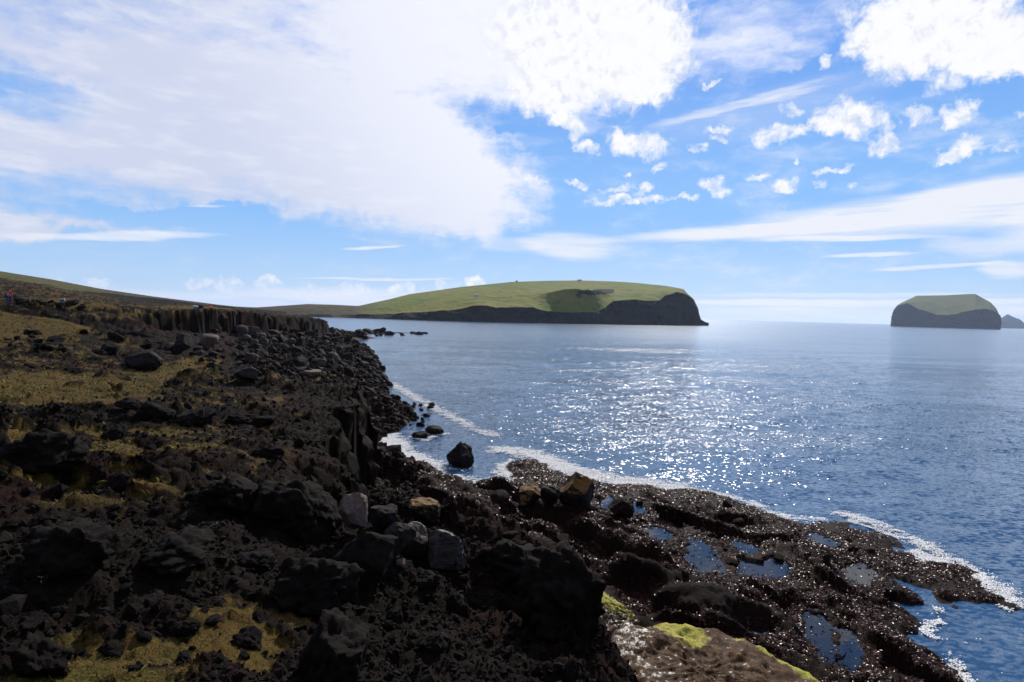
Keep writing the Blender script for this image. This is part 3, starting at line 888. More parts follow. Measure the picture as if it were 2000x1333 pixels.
def isle(name, us, prof, nu, rows, mat, seed, noise_amp, back, dry=None, patch=None):
    """land built from a table: for every u the points (v, y, rock) from the waterline up to the ridge"""
    uu = np.linspace(us[0], us[-1], nu)
    npt = len(prof[0])
    tv = np.array([[p[k][0] for p in prof] for k in range(npt)], float)
    ty = np.array([[p[k][1] for p in prof] for k in range(npt)], float)
    tr = np.array([[p[k][2] for p in prof] for k in range(npt)], float)
    sv = np.array([np.interp(uu, us, a) for a in tv])
    sy = np.array([np.interp(uu, us, a) for a in ty])
    sr = np.array([np.interp(uu, us, a) for a in tr])
    s = np.concatenate([np.linspace(k, k + 1, n, endpoint=False) for k, n in enumerate(rows)] + [[npt - 1.0]])
    k0 = np.minimum(s.astype(int), npt - 2)
    fr = (s - k0)[:, None]
    v = sv[k0] * (1 - fr) + sv[k0 + 1] * fr
    y = sy[k0] * (1 - fr) + sy[k0 + 1] * fr
    rk = sr[k0] * (1 - fr) + sr[k0 + 1] * fr
    U = np.broadcast_to(uu, v.shape)
    p = at_y(U, v, y)
    x, yy, z = p[..., 0], p[..., 1], p[..., 2]
    mid = np.sin(np.pi * np.clip(s / (npt - 1), 0, 1))[:, None] ** 0.5
    L = noise_amp * 9
    yy = yy + (noise_amp * 1.6 * fbm(x / L, z / (L * 0.8) + yy / L * 0.3, seed, 4, 0.55, True) + noise_amp * 1.2 * fbm(x / (L * 0.35), z / L, seed + 3, 4, 0.6)) * mid * (0.35 + 0.8 * rk)
    z = z + noise_amp * 0.35 * fbm(x / L, yy / L, seed + 5, 4) * mid
    rows_v = [np.stack([x, yy, z], -1)]
    last = rows_v[0][-1]
    for bx in back:                                # carry the land on behind the ridge and down into the sea
        q = last.copy()
        q[:, 0] *= (q[:, 1] + bx[0]) / q[:, 1]
        q[:, 1] += bx[0]
        q[:, 2] = np.maximum(q[:, 2] * bx[1], -3)
        rows_v.append(q[None])
    VV = np.concatenate(rows_v, 0)
    rkf = np.concatenate([rk] + [rk[-1:]] * len(back), 0)
    drf = np.zeros_like(rkf)
    if dry is not None:
        drf[:] = np.interp(uu, *dry)[None, :]
    if patch is not None:
        n0 = rk.shape[0]
        for pu, pv, ru, rv, kk in patch:
            e = np.sqrt(((U - pu) / ru) ** 2 + ((v - pv) / rv) ** 2) + 0.35 * fbm(U / 14, v / 7, seed + 9, 3)
            rkf[:n0] = np.clip(rkf[:n0] + kk * sstep(1.15, 0.75, e), 0, 1)
    me = mesh_np(name, VV.reshape(-1, 3), grid_faces(*rkf.shape), True, {'rock': rkf.ravel(), 'dry': drf.ravel()})
    o = link(name, me, mat)
    o['kind'] = 'structure'
    return o


M_ISLE = isle_material('isle')
HU = [380, 440, 500, 560, 600, 650, 700, 760, 800, 850, 900, 930, 950, 970, 1000, 1040, 1058, 1066, 1080, 1100, 1130, 1155, 1172, 1182, 1198, 1212, 1226, 1240, 1290, 1300, 1322, 1335, 1343, 1355, 1364, 1367, 1376, 1384]
hyw = np.interp(HU, [380, 600, 700, 850, 1000, 1100, 1200, 1290, 1340, 1384], [830, 820, 800, 772, 772, 812, 872, 940, 985, 1025])
hvc = np.interp(HU, [380, 500, 600, 650, 700, 800, 850, 900, 930, 950, 970, 1000, 1015, 1040, 1060, 1100, 1130, 1160, 1180, 1195, 1240, 1290, 1299, 1322, 1335, 1343, 1355, 1364, 1367, 1376, 1384],
                [609, 611, 613, 614, 615, 613, 609, 602, 598, 598, 602, 600, 597, 602, 607, 611, 612, 611, 602, 588, 587, 588, 578, 572, 574, 577, 587, 604, 625, 630, 632])
hvr = np.interp(HU, [380, 440, 500, 560, 590, 640, 700, 720, 760, 800, 850, 900, 960, 1000, 1060, 1130, 1200, 1260, 1310, 1335, 1340, 1345, 1355, 1364, 1367, 1376, 1384],
                [594, 598, 601, 597, 594, 595, 598, 593, 585, 575, 568, 561, 555, 551, 549, 548, 550, 554, 560, 565, 570, 577, 585, 603, 624, 629.5, 632])
prof = []
for u, yw, vc, vr in zip(HU, hyw, hvc, hvr):
    vw = float(project(np.array((u - 1000) / F * yw), np.array(yw), np.array(0.0))[1])
    vw0 = vw + 1.0
    vc = min(vc, vw - 1.5)
    vr = min(vr, vc - 0.4)
    steep = np.interp(u, [380, 700, 850, 1000, 1384], [0.8, 0.5, 0.30, 0.22, 0.16])
    hc = (vw - vc) / F * yw
    rock = float(np.interp(u, [380, 690, 760, 850, 900], [0.35, 0.55, 0.8, 1.0, 1.0]))
    yc = yw + 6 + hc * (steep + (1.2 if u < 850 else 0.15))
    dR = np.interp(u, [380, 600, 760, 900, 1100, 1250, 1320, 1340, 1355, 1384], [120, 120, 260, 420, 520, 420, 200, 90, 30, 6])
    y1, y2 = yc + dR * 0.22, yc + dR * 0.52
    v1 = vc + (vr - vc) * 0.42
    v2 = vc + (vr - vc) * 0.74
    if 1030 < u < 1197:                             # the grassed bowl: steep below, rim above
        b = min(1.0, (u - 1030) / 75) ** 0.8 * min(1.0, (1197 - u) / 32)
        v1, y1 = vc + (vr - vc) * (0.42 + 0.30 * b), yc + dR * 0.22 * (1 - b) + 27 * b
    elif u > 1040:
        y1 += 14 * math.sin(u * 0.11) * min(1.0, (1345 - u) / 60 if u < 1345 else 0)
    prof.append([(vw0, yw, rock), (vw - (vw - vc) * 0.35, yw + 4 + hc * steep * 0.4, rock), (vc, yc, rock), (vc - 0.6, yc + 5, 0.0), (v1, y1, 0), (v2, y2, 0), (vr, yc + dR, 0)])
headland = isle('headland', HU, prof, 620, [8, 22, 3, 18, 14, 12], M_ISLE, 201, 6.0, [(60, 0.97), (200, 0.8), (350, -1)],
                dry=([380, 690, 730, 760, 1400], [1.0, 0.85, 0.25, 0.0, 0.0]),
                patch=[(1110, 618, 60, 8, 0.8), (1155, 571, 34, 5, 0.9), (1180, 569, 20, 5, 0.8), (1128, 580, 9, 8, 0.5), (905, 612, 60, 8, 0.4), (1066, 583, 5, 1.5, 0.6), (1240, 600, 42, 8, 0.6)])
# the steep sided island further out, and the islet on the horizon behind it
SU = [1739, 1742, 1745, 1752, 1760, 1772, 1790, 1810, 1830, 1850, 1870, 1890, 1905, 1920, 1935, 1946, 1952, 1954.5]
s_top = np.interp(SU, [1739, 1742, 1745, 1752, 1760, 1790, 1850, 1904, 1920, 1935, 1946, 1952, 1954.5], [636, 618, 606, 597, 592, 578, 577, 574, 583, 591, 603, 616, 642])
s_cl = np.interp(SU, [1739, 1742, 1745, 1752, 1772, 1790, 1815, 1830, 1855, 1872, 1890, 1910, 1925, 1940, 1952, 1954.5], [636.5, 619, 608, 598, 592, 603, 610, 615, 616, 613, 608, 603.5, 603, 607, 617, 642])
s_yw = np.interp(SU, [1739, 1850, 1954.5], [3000, 2750, 2760])
prof = []
for u, a, b, yw in zip(SU, s_top, s_cl, s_yw):
    vw = float(project(np.array((u - 1000) / F * yw), np.array(float(yw)), np.array(0.0))[1]) + 0.4
    b = min(b, vw - 0.8)
    a = min(a, b - 0.3)
    k = max(0.05, min(1.0, (u - 1739) / 40, (1955 - u) / 30))
    prof.append([(vw, yw, 1), (b + (vw - b) * 0.5, yw + 12, 1), (b, yw + 26, 1), (b - 0.2, yw + 40, 0), (b + (a - b) * 0.5, yw + 40 + 150 * k, 0), (a, yw + 60 + 340 * k, 0)])
M_ISLE2 = isle_material('outer_isle', 0.62)
isle('island', SU, prof, 220, [14, 14, 2, 14, 12], M_ISLE2, 231, 8.0, [(80, 0.9), (300, -1)])
IU = [1946, 1955, 1963, 1968, 1976, 1985, 1992, 2000, 2006, 2012]
i_t = [640, 622, 617, 614, 618, 622, 624, 631, 634, 641.5]
prof = [[(641.6 + (u - 1975) * 0.027, 6000, 1), (0.5 * (641 + a), 6030, 1), (a, 6120, 1)] for u, a in zip(IU, i_t)]
isle('islet', IU, prof, 90, [10, 14], M_ISLE2, 251, 7.0, [(200, -1)])

# the long hillside beyond the lava on the left
LU = [-500, -300, -100, 0, 80, 100, 150, 200, 250, 300, 350, 400, 430, 470, 520, 560]
l_r = np.interp(LU, [-500, -300, -100, 0, 100, 200, 300, 400, 430, 470, 520, 560], [455, 482, 512, 530, 546, 565, 579.5, 592, 596, 600, 604, 609])
l_d = np.interp(LU, [-500, 0, 80, 100, 150, 200, 250, 300, 350, 400, 430, 470, 560], [540, 553, 560, 562, 567, 572, 578, 584, 590, 596, 598, 602, 610])
l_b = np.interp(LU, [-500, 0, 80, 150, 200, 300, 430, 560], [552, 570, 578, 583, 586, 594, 606, 622])
prof = []
for u, a, d, b in zip(LU, l_r, l_d, l_b):
    d = min(max(d, a + 0.8), b - 1)
    kd = float(np.interp(u, [-500, 60, 130, 250, 560], [0.0, 0.0, 0.8, 1.0, 1.0]))  # shaded slope band: its darkness also put into the colour, as rock tone
    prof.append([(b + 30, 128, 0.0), (b, 170, kd * 0.6), (d + (b - d) * 0.3, 205, kd), (d, 226, kd), (d - 0.5, 234, 0), (a + (d - a) * 0.4, 330, 0), (a, 470, 0)])
mt_h = isle_material('hillside')
hill = isle('hillside', LU, prof, 420, [10, 8, 8, 3, 14, 14], mt_h, 271, 1.6, [(100, 0.9), (400, -1)], dry=([-500, 0, 250, 350, 560], [0.6, 0.65, 0.8, 1.0, 1.0]))

# ------------------------------------------------------------------ air
hz = bpy.data.meshes.new('haze')
bmh = bmesh.new()
bmesh.ops.create_cube(bmh, size=1.0)
bmh.to_mesh(hz)
bmh.free()
mt = bpy.data.materials.new('haze')
mt.use_nodes = True
mt.node_tree.nodes.clear()
t = NT(mt.node_tree)
pv = t.add('ShaderNodeVolumePrincipled')
pv.inputs['Color'].default_value = rgb(0.62, 0.76, 1.0)
pv.inputs['Density'].default_value = 0.000045
pv.inputs['Anisotropy'].default_value = 0.3
ov = t.add('ShaderNodeOutputMaterial')
t.l.new(pv.outputs[0], ov.inputs['Volume'])
haze = link('haze', hz, mt)
haze.scale = (30000, 30000, 200)
haze.location = (0, 0, 95)
haze['kind'] = 'stuff'
haze['label'] = 'pale blue haze in the air over the sea'
haze['category'] = 'haze'

# ------------------------------------------------------------------ rocks
def ico(sub):
    bm = bmesh.new()
    bmesh.ops.create_icosphere(bm, subdivisions=sub, radius=1.0)
    v = np.array([x.co[:] for x in bm.verts])
    f = np.array([[q.index for q in x.verts] for x in bm.faces])
    bm.free()
    return v, f


ICO = {k: ico(k) for k in (1, 2, 3, 4, 5)}


def rock_np(seed, dims=(1, 1, 1), sub=3, cuts=12, lo=0.55, hi=0.92, rough=0.08, point=0.0, boxy=0.0):
    """an angular stone: a ball cut by planes, then roughened"""
    rg = np.random.default_rng(seed)
    v, f = ICO[sub]
    v = v.copy()
    if boxy:
        mx = np.abs(v).max(1, keepdims=True)
        v = v * (1 - boxy) + v / mx * boxy
    for _ in range(cuts):
        n = rg.normal(size=3)
        n /= np.linalg.norm(n)
        d = rg.uniform(lo, hi)
        v = v - np.maximum(v @ n - d, 0)[:, None] * n
    if point:
        k = np.clip((v[:, 2] + 1) / 2, 0, 1)
        v[:, :2] *= (1 - point * k ** 1.2)[:, None]
    o = rg.uniform(0, 50)
    nz = fbm(v[:, 0] * 1.7 + o, v[:, 1] * 1.7 + v[:, 2] * 1.3, seed, 4, 0.6) + 0.6 * fbm(v[:, 2] * 4.1 - o, v[:, 0] * 4.1 + v[:, 1] * 2.2, seed + 1, 3, 0.6)
    v = v * (1 + rough * nz)[:, None]
    return v * np.asarray(dims), f


def rock_mesh(name, *a, smooth=False, **k):
    v, f = rock_np(*a, **k)
    return mesh_np(name, v, f, smooth)


S_BLACK = stone_material('black_lava_stone', (0.0036, 0.0027, 0.0023), (0.0125, 0.0090, 0.0072), 0.92, 0.08, 2.5)
S_GREY = stone_material('grey_basalt', (0.013, 0.0095, 0.0082), (0.031, 0.0235, 0.0205), 0.85, 0.15, 2.0)
S_TALUS = stone_material('talus_stone', (0.026, 0.020, 0.018), (0.070, 0.054, 0.048), 0.85, 0.15, 2.0)  # lighter copy of the grey basalt: sunlit facets put into the colour
S_DARK = stone_material('dark_basalt', (0.0045, 0.0034, 0.003), (0.013, 0.0095, 0.0082), 0.85, 0.12, 2.0)
S_PALE = stone_material('pale_stone', (0.085, 0.058, 0.049), (0.135, 0.098, 0.085), 0.85, 0.25, 2.2)
S_WET = stone_material('wet_brown_stone', (0.0050, 0.0030, 0.0025), (0.020, 0.0100, 0.0075), 0.75, 0.04, 3.0)
S_MOSS = stone_material('weedy_stone', (0.004, 0.003, 0.003), (0.012, 0.008, 0.006), 0.7, 0.2, 2.0, (0.17, 0.078, 0.008), (0.085, 0.042, 0.009))
S_BAND = stone_material('layered_stone', (0.0095, 0.0066, 0.0054), (0.026, 0.019, 0.016), 0.45, 0.35, 1.6, bands=True)
S_BROWN = stone_material('brown_slab', (0.028, 0.016, 0.010), (0.062, 0.034, 0.018), 0.5, 0.3, 2.0)


def place(name, me, mat, u, v, wpx, hpx, label, cat, rot=0.0, depth=None, sink=0.18, tilt=(0, 0), group=None, width_ratio=0.9):
    """stands a stone (radius-one mesh) so that it covers wpx by hpx pixels with its foot at (u, v)"""
    p = hit(u, v) if depth is None else at_y(u, v, depth)
    k = math.sqrt(p[1] ** 2 + p[0] ** 2 * 0.2) / F
    o = link(name, me, None)
    if not me.materials:
        me.materials.append(mat)
    sx, sz = wpx * k / 2, hpx * k / 2 / (1 - sink * 0.8)
    o.scale = (sx, sx * width_ratio, sz)
    o.location = (p[0], p[1] + sx * 0.5, p[2] + sz * (1 - 2 * sink))
    o.rotation_euler = (tilt[0], tilt[1], rot)
    tag(o, label, cat, group)
    return o


RK = lambda seed, **k: rock_mesh('rock', seed, **k)
B = 'boulder'
place('boulder', RK(35, cuts=12, point=0.36, rough=0.12, sub=4, lo=0.66, hi=0.95, boxy=0.25), S_DARK, 897, 913, 66, 52, 'tall pointed dark boulder standing alone in the shallow water', 'boulder', sink=0.22)
place('boulder', RK(2, cuts=10, sub=3), S_DARK, 820, 858, 36, 15, 'low flat dark rock awash beside a slightly larger rock', B)
place('boulder', RK(3, cuts=9, sub=3), S_DARK, 848, 850, 38, 19, 'humped dark rock in the shallows, right one of a close pair', B)
place('boulder', RK(4, cuts=12, sub=4, rough=0.12), S_MOSS, 1034, 998, 62, 52, 'weed-topped dark boulder, leftmost of three at the platform edge', B, sink=0.1)
place('boulder', RK(5, cuts=12, sub=4, rough=0.12), S_DARK, 1072, 998, 52, 40, 'bare dark boulder squeezed between two orange-topped boulders', B, sink=0.1)
place('boulder', RK(6, cuts=10, sub=4, rough=0.12, point=0.3), S_MOSS, 1130, 1002, 84, 76, 'largest orange-topped boulder beside the tide pool', B, sink=0.1)
place('boulder', RK(7, cuts=12, sub=4, rough=0.10), S_WET, 1212, 1018, 58, 40, 'brown weedy boulder sitting in the blue tide pool', B)
place('boulder', RK(8, cuts=9, sub=4, boxy=0.5, rough=0.10), S_MOSS, 826, 1036, 66, 58, 'square dark block with a flat rusty orange top', 'boulder', rot=0.2, sink=0.1)
place('boulder', RK(9, cuts=11, sub=4, boxy=0.45, rough=0.10), S_PALE, 686, 1050, 58, 80, 'pale pinkish grey block upright at the foot of the cliff', B, rot=0.5, sink=0.06, tilt=(0.15, 0.1))
place('boulder', RK(10, cuts=10, sub=4, boxy=0.5, rough=0.11), S_DARK, 742, 1046, 74, 56, 'dark square block just right of the pale upright block', B, rot=-0.3, sink=0.1)
place('boulder', RK(12, cuts=10, sub=4, boxy=0.35, rough=0.12), S_GREY, 772, 1100, 64, 76, 'grey slab leaning against the large dark block', B, rot=0.6, sink=0.1, tilt=(0.2, 0.5))
place('boulder', RK(11, cuts=11, sub=4, boxy=0.4, rough=0.09), S_BLACK, 706, 1134, 140, 96, 'large black rounded block below the pale upright block', 'boulder', rot=0.2, sink=0.12)
place('boulder', RK(13, cuts=8, sub=3, boxy=0.5, rough=0.04), S_PALE, 722, 1050, 52, 10, 'thin pale slab lying on top of the large black block', 'rock slab', sink=0.0, depth=17.2)
place('boulder', RK(14, cuts=9, sub=4, boxy=0.5, rough=0.05), S_BROWN, 812, 1090, 50, 62, 'smooth brown slab standing between grey and layered blocks', B, rot=0.3, sink=0.1, tilt=(0.4, 0))
place('boulder', RK(15, cuts=10, sub=4, boxy=0.35, rough=0.12), S_BAND, 872, 1112, 98, 72, 'wet layered grey block with shining ridges on its top', B, rot=-0.2, sink=0.1)
place('boulder', RK(16, cuts=9, sub=3, boxy=0.4), S_PALE, 780, 1108, 22, 14, 'small pale stone wedged under the leaning grey slab', 'stone', sink=0.1)
# rocks of the slope under the far cliff
place('boulder', RK(20, cuts=8, sub=3, boxy=0.5, rough=0.05), S_PALE, 405, 682, 32, 30, 'large pale faced boulder high on the slope under the cliff', B, rot=0.4, sink=0.1, tilt=(0.3, 0.2))
place('boulder', RK(21, cuts=10, sub=3, boxy=0.3, rough=0.06), S_GREY, 352, 692, 36, 38, 'grey wedge boulder left of the pale faced boulder', B, rot=0.9, sink=0.1)
place('boulder', RK(22, cuts=9, sub=4, rough=0.08), S_DARK, 272, 724, 66, 38, 'wide dark rounded boulder on the grass at the cliff foot', B, sink=0.15)
place('boulder', RK(23, cuts=9, sub=3, boxy=0.3), S_GREY, 478, 744, 46, 24, 'grey split boulder behind the grass strip', B, rot=0.4)
place('boulder', RK(24, cuts=9, sub=3, boxy=0.3), S_PALE, 600, 735, 44, 16, 'long pale boulder low on the slope near the orange strip', B, rot=0.2)
# big jagged masses of lava
for i, (u, v, wp, hp, lab) in enumerate(((1105, 1235, 190, 150, 'huge jagged black lava mass overhanging the lichened slab'), (1010, 1150, 150, 90, 'jagged dark lava mass on the red scoria slope above the slab'),
                                         (592, 1195, 175, 105, 'large jagged lava mass behind the foreground turf'), (650, 1345, 170, 130, 'black lava mass at the bottom edge right of the foreground turf'),
                                         (60, 905, 120, 60, 'dark humped lava mass at the left edge below the grass'), (560, 1040, 170, 110, 'rounded dark lava mass at the plateau edge left of the pale block'),
                                         (430, 1000, 120, 70, 'rough grey brown lava mass in the middle of the dark slope'), (330, 1110, 150, 60, 'flat ridged lava mass just above the foreground turf'), (110, 1130, 150, 100, 'big dark lava mass above the left end of the foreground turf'), (50, 1330, 100, 80, 'black lava mass in the bottom left corner'))):
    place('lava_block', rock_mesh('rock', 500 + i, cuts=10, sub=5, rough=0.30, lo=0.55, boxy=0.2, smooth=True), S_BLACK, u, v, wp, hp, lab, 'lava rock', rot=0.7 * i, sink=0.3)
# the big brown slab at the bottom of the picture and the lichened slab beside it
def slab(name, outline, zt, thick, mat, seed, lift=0.05):
    """a thick flat stone with the given top outline (x, y, z of the top edge)"""
    n = 160
    P_ = np.asarray(outline, float)
    L = np.concatenate([[0], np.cumsum(np.linalg.norm(np.diff(np.vstack([P_, P_[:1]]), axis=0), axis=1))])
    tt = np.linspace(0, L[-1], n, endpoint=False)
    ring = np.stack([np.interp(tt, L, np.append(P_[:, k], P_[0, k])) for k in range(3)], -1)
    c = ring.mean(0)
    rows = []
    fr = [0.0] + list(np.linspace(0.04, 0.97, 34)) + [1.0, 1.03, 1.03, 1.0]
    dz = [0] * 35 + [-0.05, -0.2, -thick * 0.5, -thick]
    for a, d in zip(fr, dz):
        q = c + (ring - c) * max(a, 0.004)
        q[:, 2] += d
        nz = 0.16 * fbm(q[:, 0] / 0.8, q[:, 1] / 0.8, seed, 5, 0.6) + 0.06 * fbm(q[:, 0] / 0.22, q[:, 1] / 0.22, seed + 3, 3, 0.6, True)
        q[:, 2] += nz + lift * (1 - min(a, 1) ** 4)
        q[:, :2] += 0.10 * np.stack([perlin(q[:, 0] / 0.5, q[:, 2] / 0.4 + q[:, 1], seed + 5), perlin(q[:, 1] / 0.5, q[:, 2] / 0.4, seed + 7)], -1) * (min(a, 1) ** 8)
        rows.append(q)
    return mesh_np(name, np.concatenate(rows), grid_faces(len(rows), n, wrap=True)[:, ::-1], True)


def slab_material():
    mt, t = new_mat('lichened_wet_slab')
    n1 = t.noise(t.pos, 0.7, 5, 0.6)
    n2 = t.noise(t.pos, 4.5, 6, 0.62)
    n3 = t.noise(t.pos, 16.0, 5, 0.7)
    col = t.mix(t.ramp(n2, 0.3, 0.7), rgb(0.024, 0.0115, 0.0048), rgb(0.090, 0.042, 0.015))
    col = t.mix(t.ramp(n1, 0.5, 0.7, 0, 0.6), col, rgb(0.030, 0.021, 0.014))
    lic = t.attr('lichen')
    k = t.ramp(t.math('ADD', lic, t.math('MULTIPLY', t.math('SUBTRACT', t.math('ADD', t.math('MULTIPLY', n2, 0.6), t.math('MULTIPLY', n3, 0.4)), 0.5), 3.4)), 0.35, 0.95)
    lc = t.mix(t.ramp(n3, 0.4, 0.65), rgb(0.24, 0.215, 0.010), rgb(0.36, 0.33, 0.08))
    col = t.mix(k, col, lc)
    wet = t.math('MULTIPLY', t.ramp(t.math('ADD', t.noise(t.pos, 6.5, 4, 0.6), t.math('MULTIPLY', t.attr('sheen'), 0.17)), 0.60, 0.66), t.math('SUBTRACT', 1.0, k))
    setp(t, col=col, rough=t.ramp(wet, 0, 1, 0.7, 0.33, False), spec=t.ramp(wet, 0, 1, 0.08, 0.3, False),
         normal=bump(t, t.math('ADD', n2, t.math('MULTIPLY', n3, 0.4)), 0.6, 0.05))
    return mt


M_SLAB = slab_material()


SHEEN = at_z(1215, 1240, 2.7)


def add_lichen(me, spots):
    co = np.empty(len(me.vertices) * 3, np.float32)
    me.vertices.foreach_get('co', co)
    co = co.reshape(-1, 3).astype(float)
    a = np.zeros(len(co))
    for (px, py), rad, k in spots:
        a = np.maximum(a, k * sstep(1.25, 0.3, np.hypot(co[:, 0] - px, co[:, 1] - py) / rad))
    sh = np.exp(-((co[:, 0] - SHEEN[0]) / 0.8) ** 2 - ((co[:, 1] - SHEEN[1]) / 2.0) ** 2)
    at = me.attributes.new('sheen', 'FLOAT', 'POINT')
    at.data.foreach_set('value', sh.astype(np.float32))
    at = me.attributes.new('lichen', 'FLOAT', 'POINT')
    at.data.foreach_set('value', a.astype(np.float32))


def zpt(u, v, z):
    return tuple(at_z(u, v, z))


out = [zpt(1178, 1300, 2.6), zpt(1196, 1232, 2.75), zpt(1225, 1208, 2.8), zpt(1250, 1222, 2.75), zpt(1290, 1215, 2.7), zpt(1340, 1222, 2.7), zpt(1405, 1230, 2.65), zpt(1450, 1248, 2.6), zpt(1480, 1262, 2.6), zpt(1540, 1296, 2.5), zpt(1600, 1332, 2.45), zpt(1640, 1380, 2.4), zpt(1560, 1450, 2.5), zpt(1300, 1450, 2.6), zpt(1180, 1380, 2.6)]
me = slab('rock_slab', out, 0, 1.7, M_SLAB, 301, 0.20)
sp = lambda u, v, z, rad, k: (tuple(at_z(u, v, z)[:2]), rad, k)
add_lichen(me, [sp(1338, 1242, 2.7, 0.85, 1.0), sp(1300, 1222, 2.7, 0.6, 0.95), sp(1360, 1262, 2.7, 0.4, 0.9), sp(1500, 1272, 2.6, 0.42, 1.0), sp(1540, 1296, 2.5, 0.42, 1.0), sp(1580, 1318, 2.5, 0.42, 1.0), sp(1615, 1342, 2.5, 0.45, 1.0), sp(1445, 1250, 2.6, 0.3, 0.55)])
tag(link('rock_slab', me, M_SLAB), 'broad wet brown rock slab edged with yellow lichen', 'rock slab')
out = [zpt(1153, 1154, 2.5), zpt(1180, 1158, 2.55), zpt(1210, 1176, 2.55), zpt(1238, 1200, 2.5), zpt(1252, 1218, 2.45), zpt(1200, 1240, 2.4), zpt(1150, 1230, 2.3), zpt(1130, 1180, 2.4)]
me = slab('rock_slab', out, 0, 1.5, M_SLAB, 311, 0.15)
add_lichen(me, [sp(1165, 1165, 2.5, 0.8, 0.9), sp(1200, 1185, 2.5, 0.7, 0.85), sp(1225, 1200, 2.5, 0.4, 0.6)])
tag(link('rock_slab', me, M_SLAB), 'small pointed slab covered with yellow lichen above the broad brown slab', 'rock slab')

# many boulders of a kind: shared shapes, one object each
rg = np.random.default_rng(5)
PROTO = {m_: [rock_mesh('rock', 400 + 20 * i + k, cuts=int(8 + k), sub=4 if m_ == 'lava' else 3, rough=0.20 if m_ == 'lava' else 0.08, boxy=0.15 * (k % 3), lo=0.5) for k in range(5)] for i, m_ in enumerate(('talus_grey', 'talus_dark', 'shore', 'lava'))}
for key, mat in (('talus_grey', S_TALUS), ('talus_dark', S_DARK), ('shore', S_WET), ('lava', S_BLACK)):
    for me in PROTO[key]:
        me.materials.append(mat)


def many(kind, name, n, area, size, label, group, cat, flatten=(0.55, 0.9), min_sep=0.75):
    done = []
    poly = np.array(area, float)
    tries = 0
    while len(done) < n and tries < 60:
        tries += 1
        u = rg.uniform(poly[:, 0].min(), poly[:, 0].max(), 300)
        v = rg.uniform(poly[:, 1].min(), poly[:, 1].max(), 300)
        ins = seg_dist(u, v, poly, True, True) > 0
        for a, b in zip(u[ins], v[ins]):
            if len(done) >= n:
                break
            p = hit(a, b)
            if p is None or (kind == 'lava' and 'turf' not in label and 'grass' not in label and float(terrain(p[:1], p[1:2])[1][0]) > 0.4):
                continue
            s = size(p[1]) * math.exp(rg.normal(0, 0.38))
            if any((p[0] - q[0]) ** 2 + (p[1] - q[1]) ** 2 < (min_sep * (s + q[2])) ** 2 for q in done):
                continue
            done.append((p[0], p[1], s))
            me = PROTO[kind][rg.integers(5)]
            o = bpy.data.objects.new(name, me)
            COL.objects.link(o)
            fl = rg.uniform(*flatten)
            o.scale = (s, s * rg.uniform(0.7, 1.1), s * fl)
            o.location = (p[0], p[1], p[2] + s * fl * (0.10 if kind == 'lava' else 0.35))
            o.rotation_euler = (rg.normal(0, 0.35), rg.normal(0, 0.35), rg.uniform(0, 6.28))
            tag(o, label, cat, group)


many('talus_grey', 'boulder', 46, [(440, 660), (500, 650), (590, 660), (640, 690), (700, 745), (560, 742), (470, 735), (380, 700), (330, 680)], lambda y: 0.0072 * y,
     'grey angular boulder lying on the dark slope under the far cliff', 'grey boulders on the slope under the far cliff', 'boulder')
many('talus_dark', 'boulder', 90, [(300, 665), (450, 640), (600, 650), (690, 690), (740, 740), (700, 748), (480, 738), (330, 700)], lambda y: 0.0055 * y,
     'black boulder on the slope between far cliff and shore', 'black boulders on the slope under the far cliff', 'boulder')
many('shore', 'boulder', 110, [(690, 690), (722, 700), (748, 740), (762, 780), (805, 800), (800, 830), (738, 860), (735, 790), (705, 740)], lambda y: 0.0060 * y,
     'wet reddish brown boulder on the beach below the near cliff', 'wet boulders on the beach', 'boulder', (0.6, 0.9), 0.6)
many('shore', 'boulder', 26, [(742, 722), (770, 770), (800, 790), (850, 792), (830, 830), (770, 850), (790, 800), (735, 730)], lambda y: 0.0055 * y,
     'small dark rock poking out of the shallow water by the beach', 'rocks awash off the beach', 'rock', (0.5, 0.8), 1.2)
many('shore', 'boulder', 22, [(690, 645), (790, 647), (832, 652), (832, 656), (740, 658), (690, 660)], lambda y: 0.0065 * y,
     'black rock of the low reef off the headland point', 'rocks of the distant reef', 'rock', (0.35, 0.6), 1.0)
many('shore', 'boulder', 26, [(740, 900), (950, 955), (1160, 945), (1460, 985), (1700, 1060), (1830, 1110), (1700, 1140), (1500, 1180), (1300, 1130), (1080, 1060), (900, 1040), (740, 960)], lambda y: 0.0095 * y,
     'weedy brown boulder on the kelp covered rock platform', 'boulders on the kelp platform', 'boulder', (0.4, 0.7), 1.3)
many('lava', 'lava_block', 34, [(0, 800), (350, 790), (600, 800), (640, 900), (620, 1060), (900, 1090), (1120, 1180), (1160, 1333), (560, 1333), (480, 1150), (300, 1180), (0, 1180)], lambda y: 0.021 * y,
     'jagged black lava block lying on the plateau', 'lava blocks on the plateau', 'lava block', (0.5, 0.85), 1.1)
many('lava', 'lava_block', 18, [(0, 640), (300, 650), (340, 690), (200, 700), (0, 700)], lambda y: 0.010 * y,
     'black lava block along the dark step between two grassy strips', 'lava blocks along the step', 'lava block', (0.4, 0.7), 0.9)
many('lava', 'lava_block', 22, [(38, 586), (80, 590), (170, 598), (170, 604), (60, 598), (38, 594)], lambda y: 0.007 * y,
     'low dark rock in the row behind the far grass', 'rocks in the row behind the grass', 'rock', (0.4, 0.6), 0.9)
many('lava', 'lava_block', 26, [(0, 1200), (500, 1140), (560, 1333), (0, 1333)], lambda y: 0.015 * y,
     'small rough lava stone lying in the foreground turf', 'lava stones in the foreground turf', 'stone', (0.5, 0.8), 1.2)


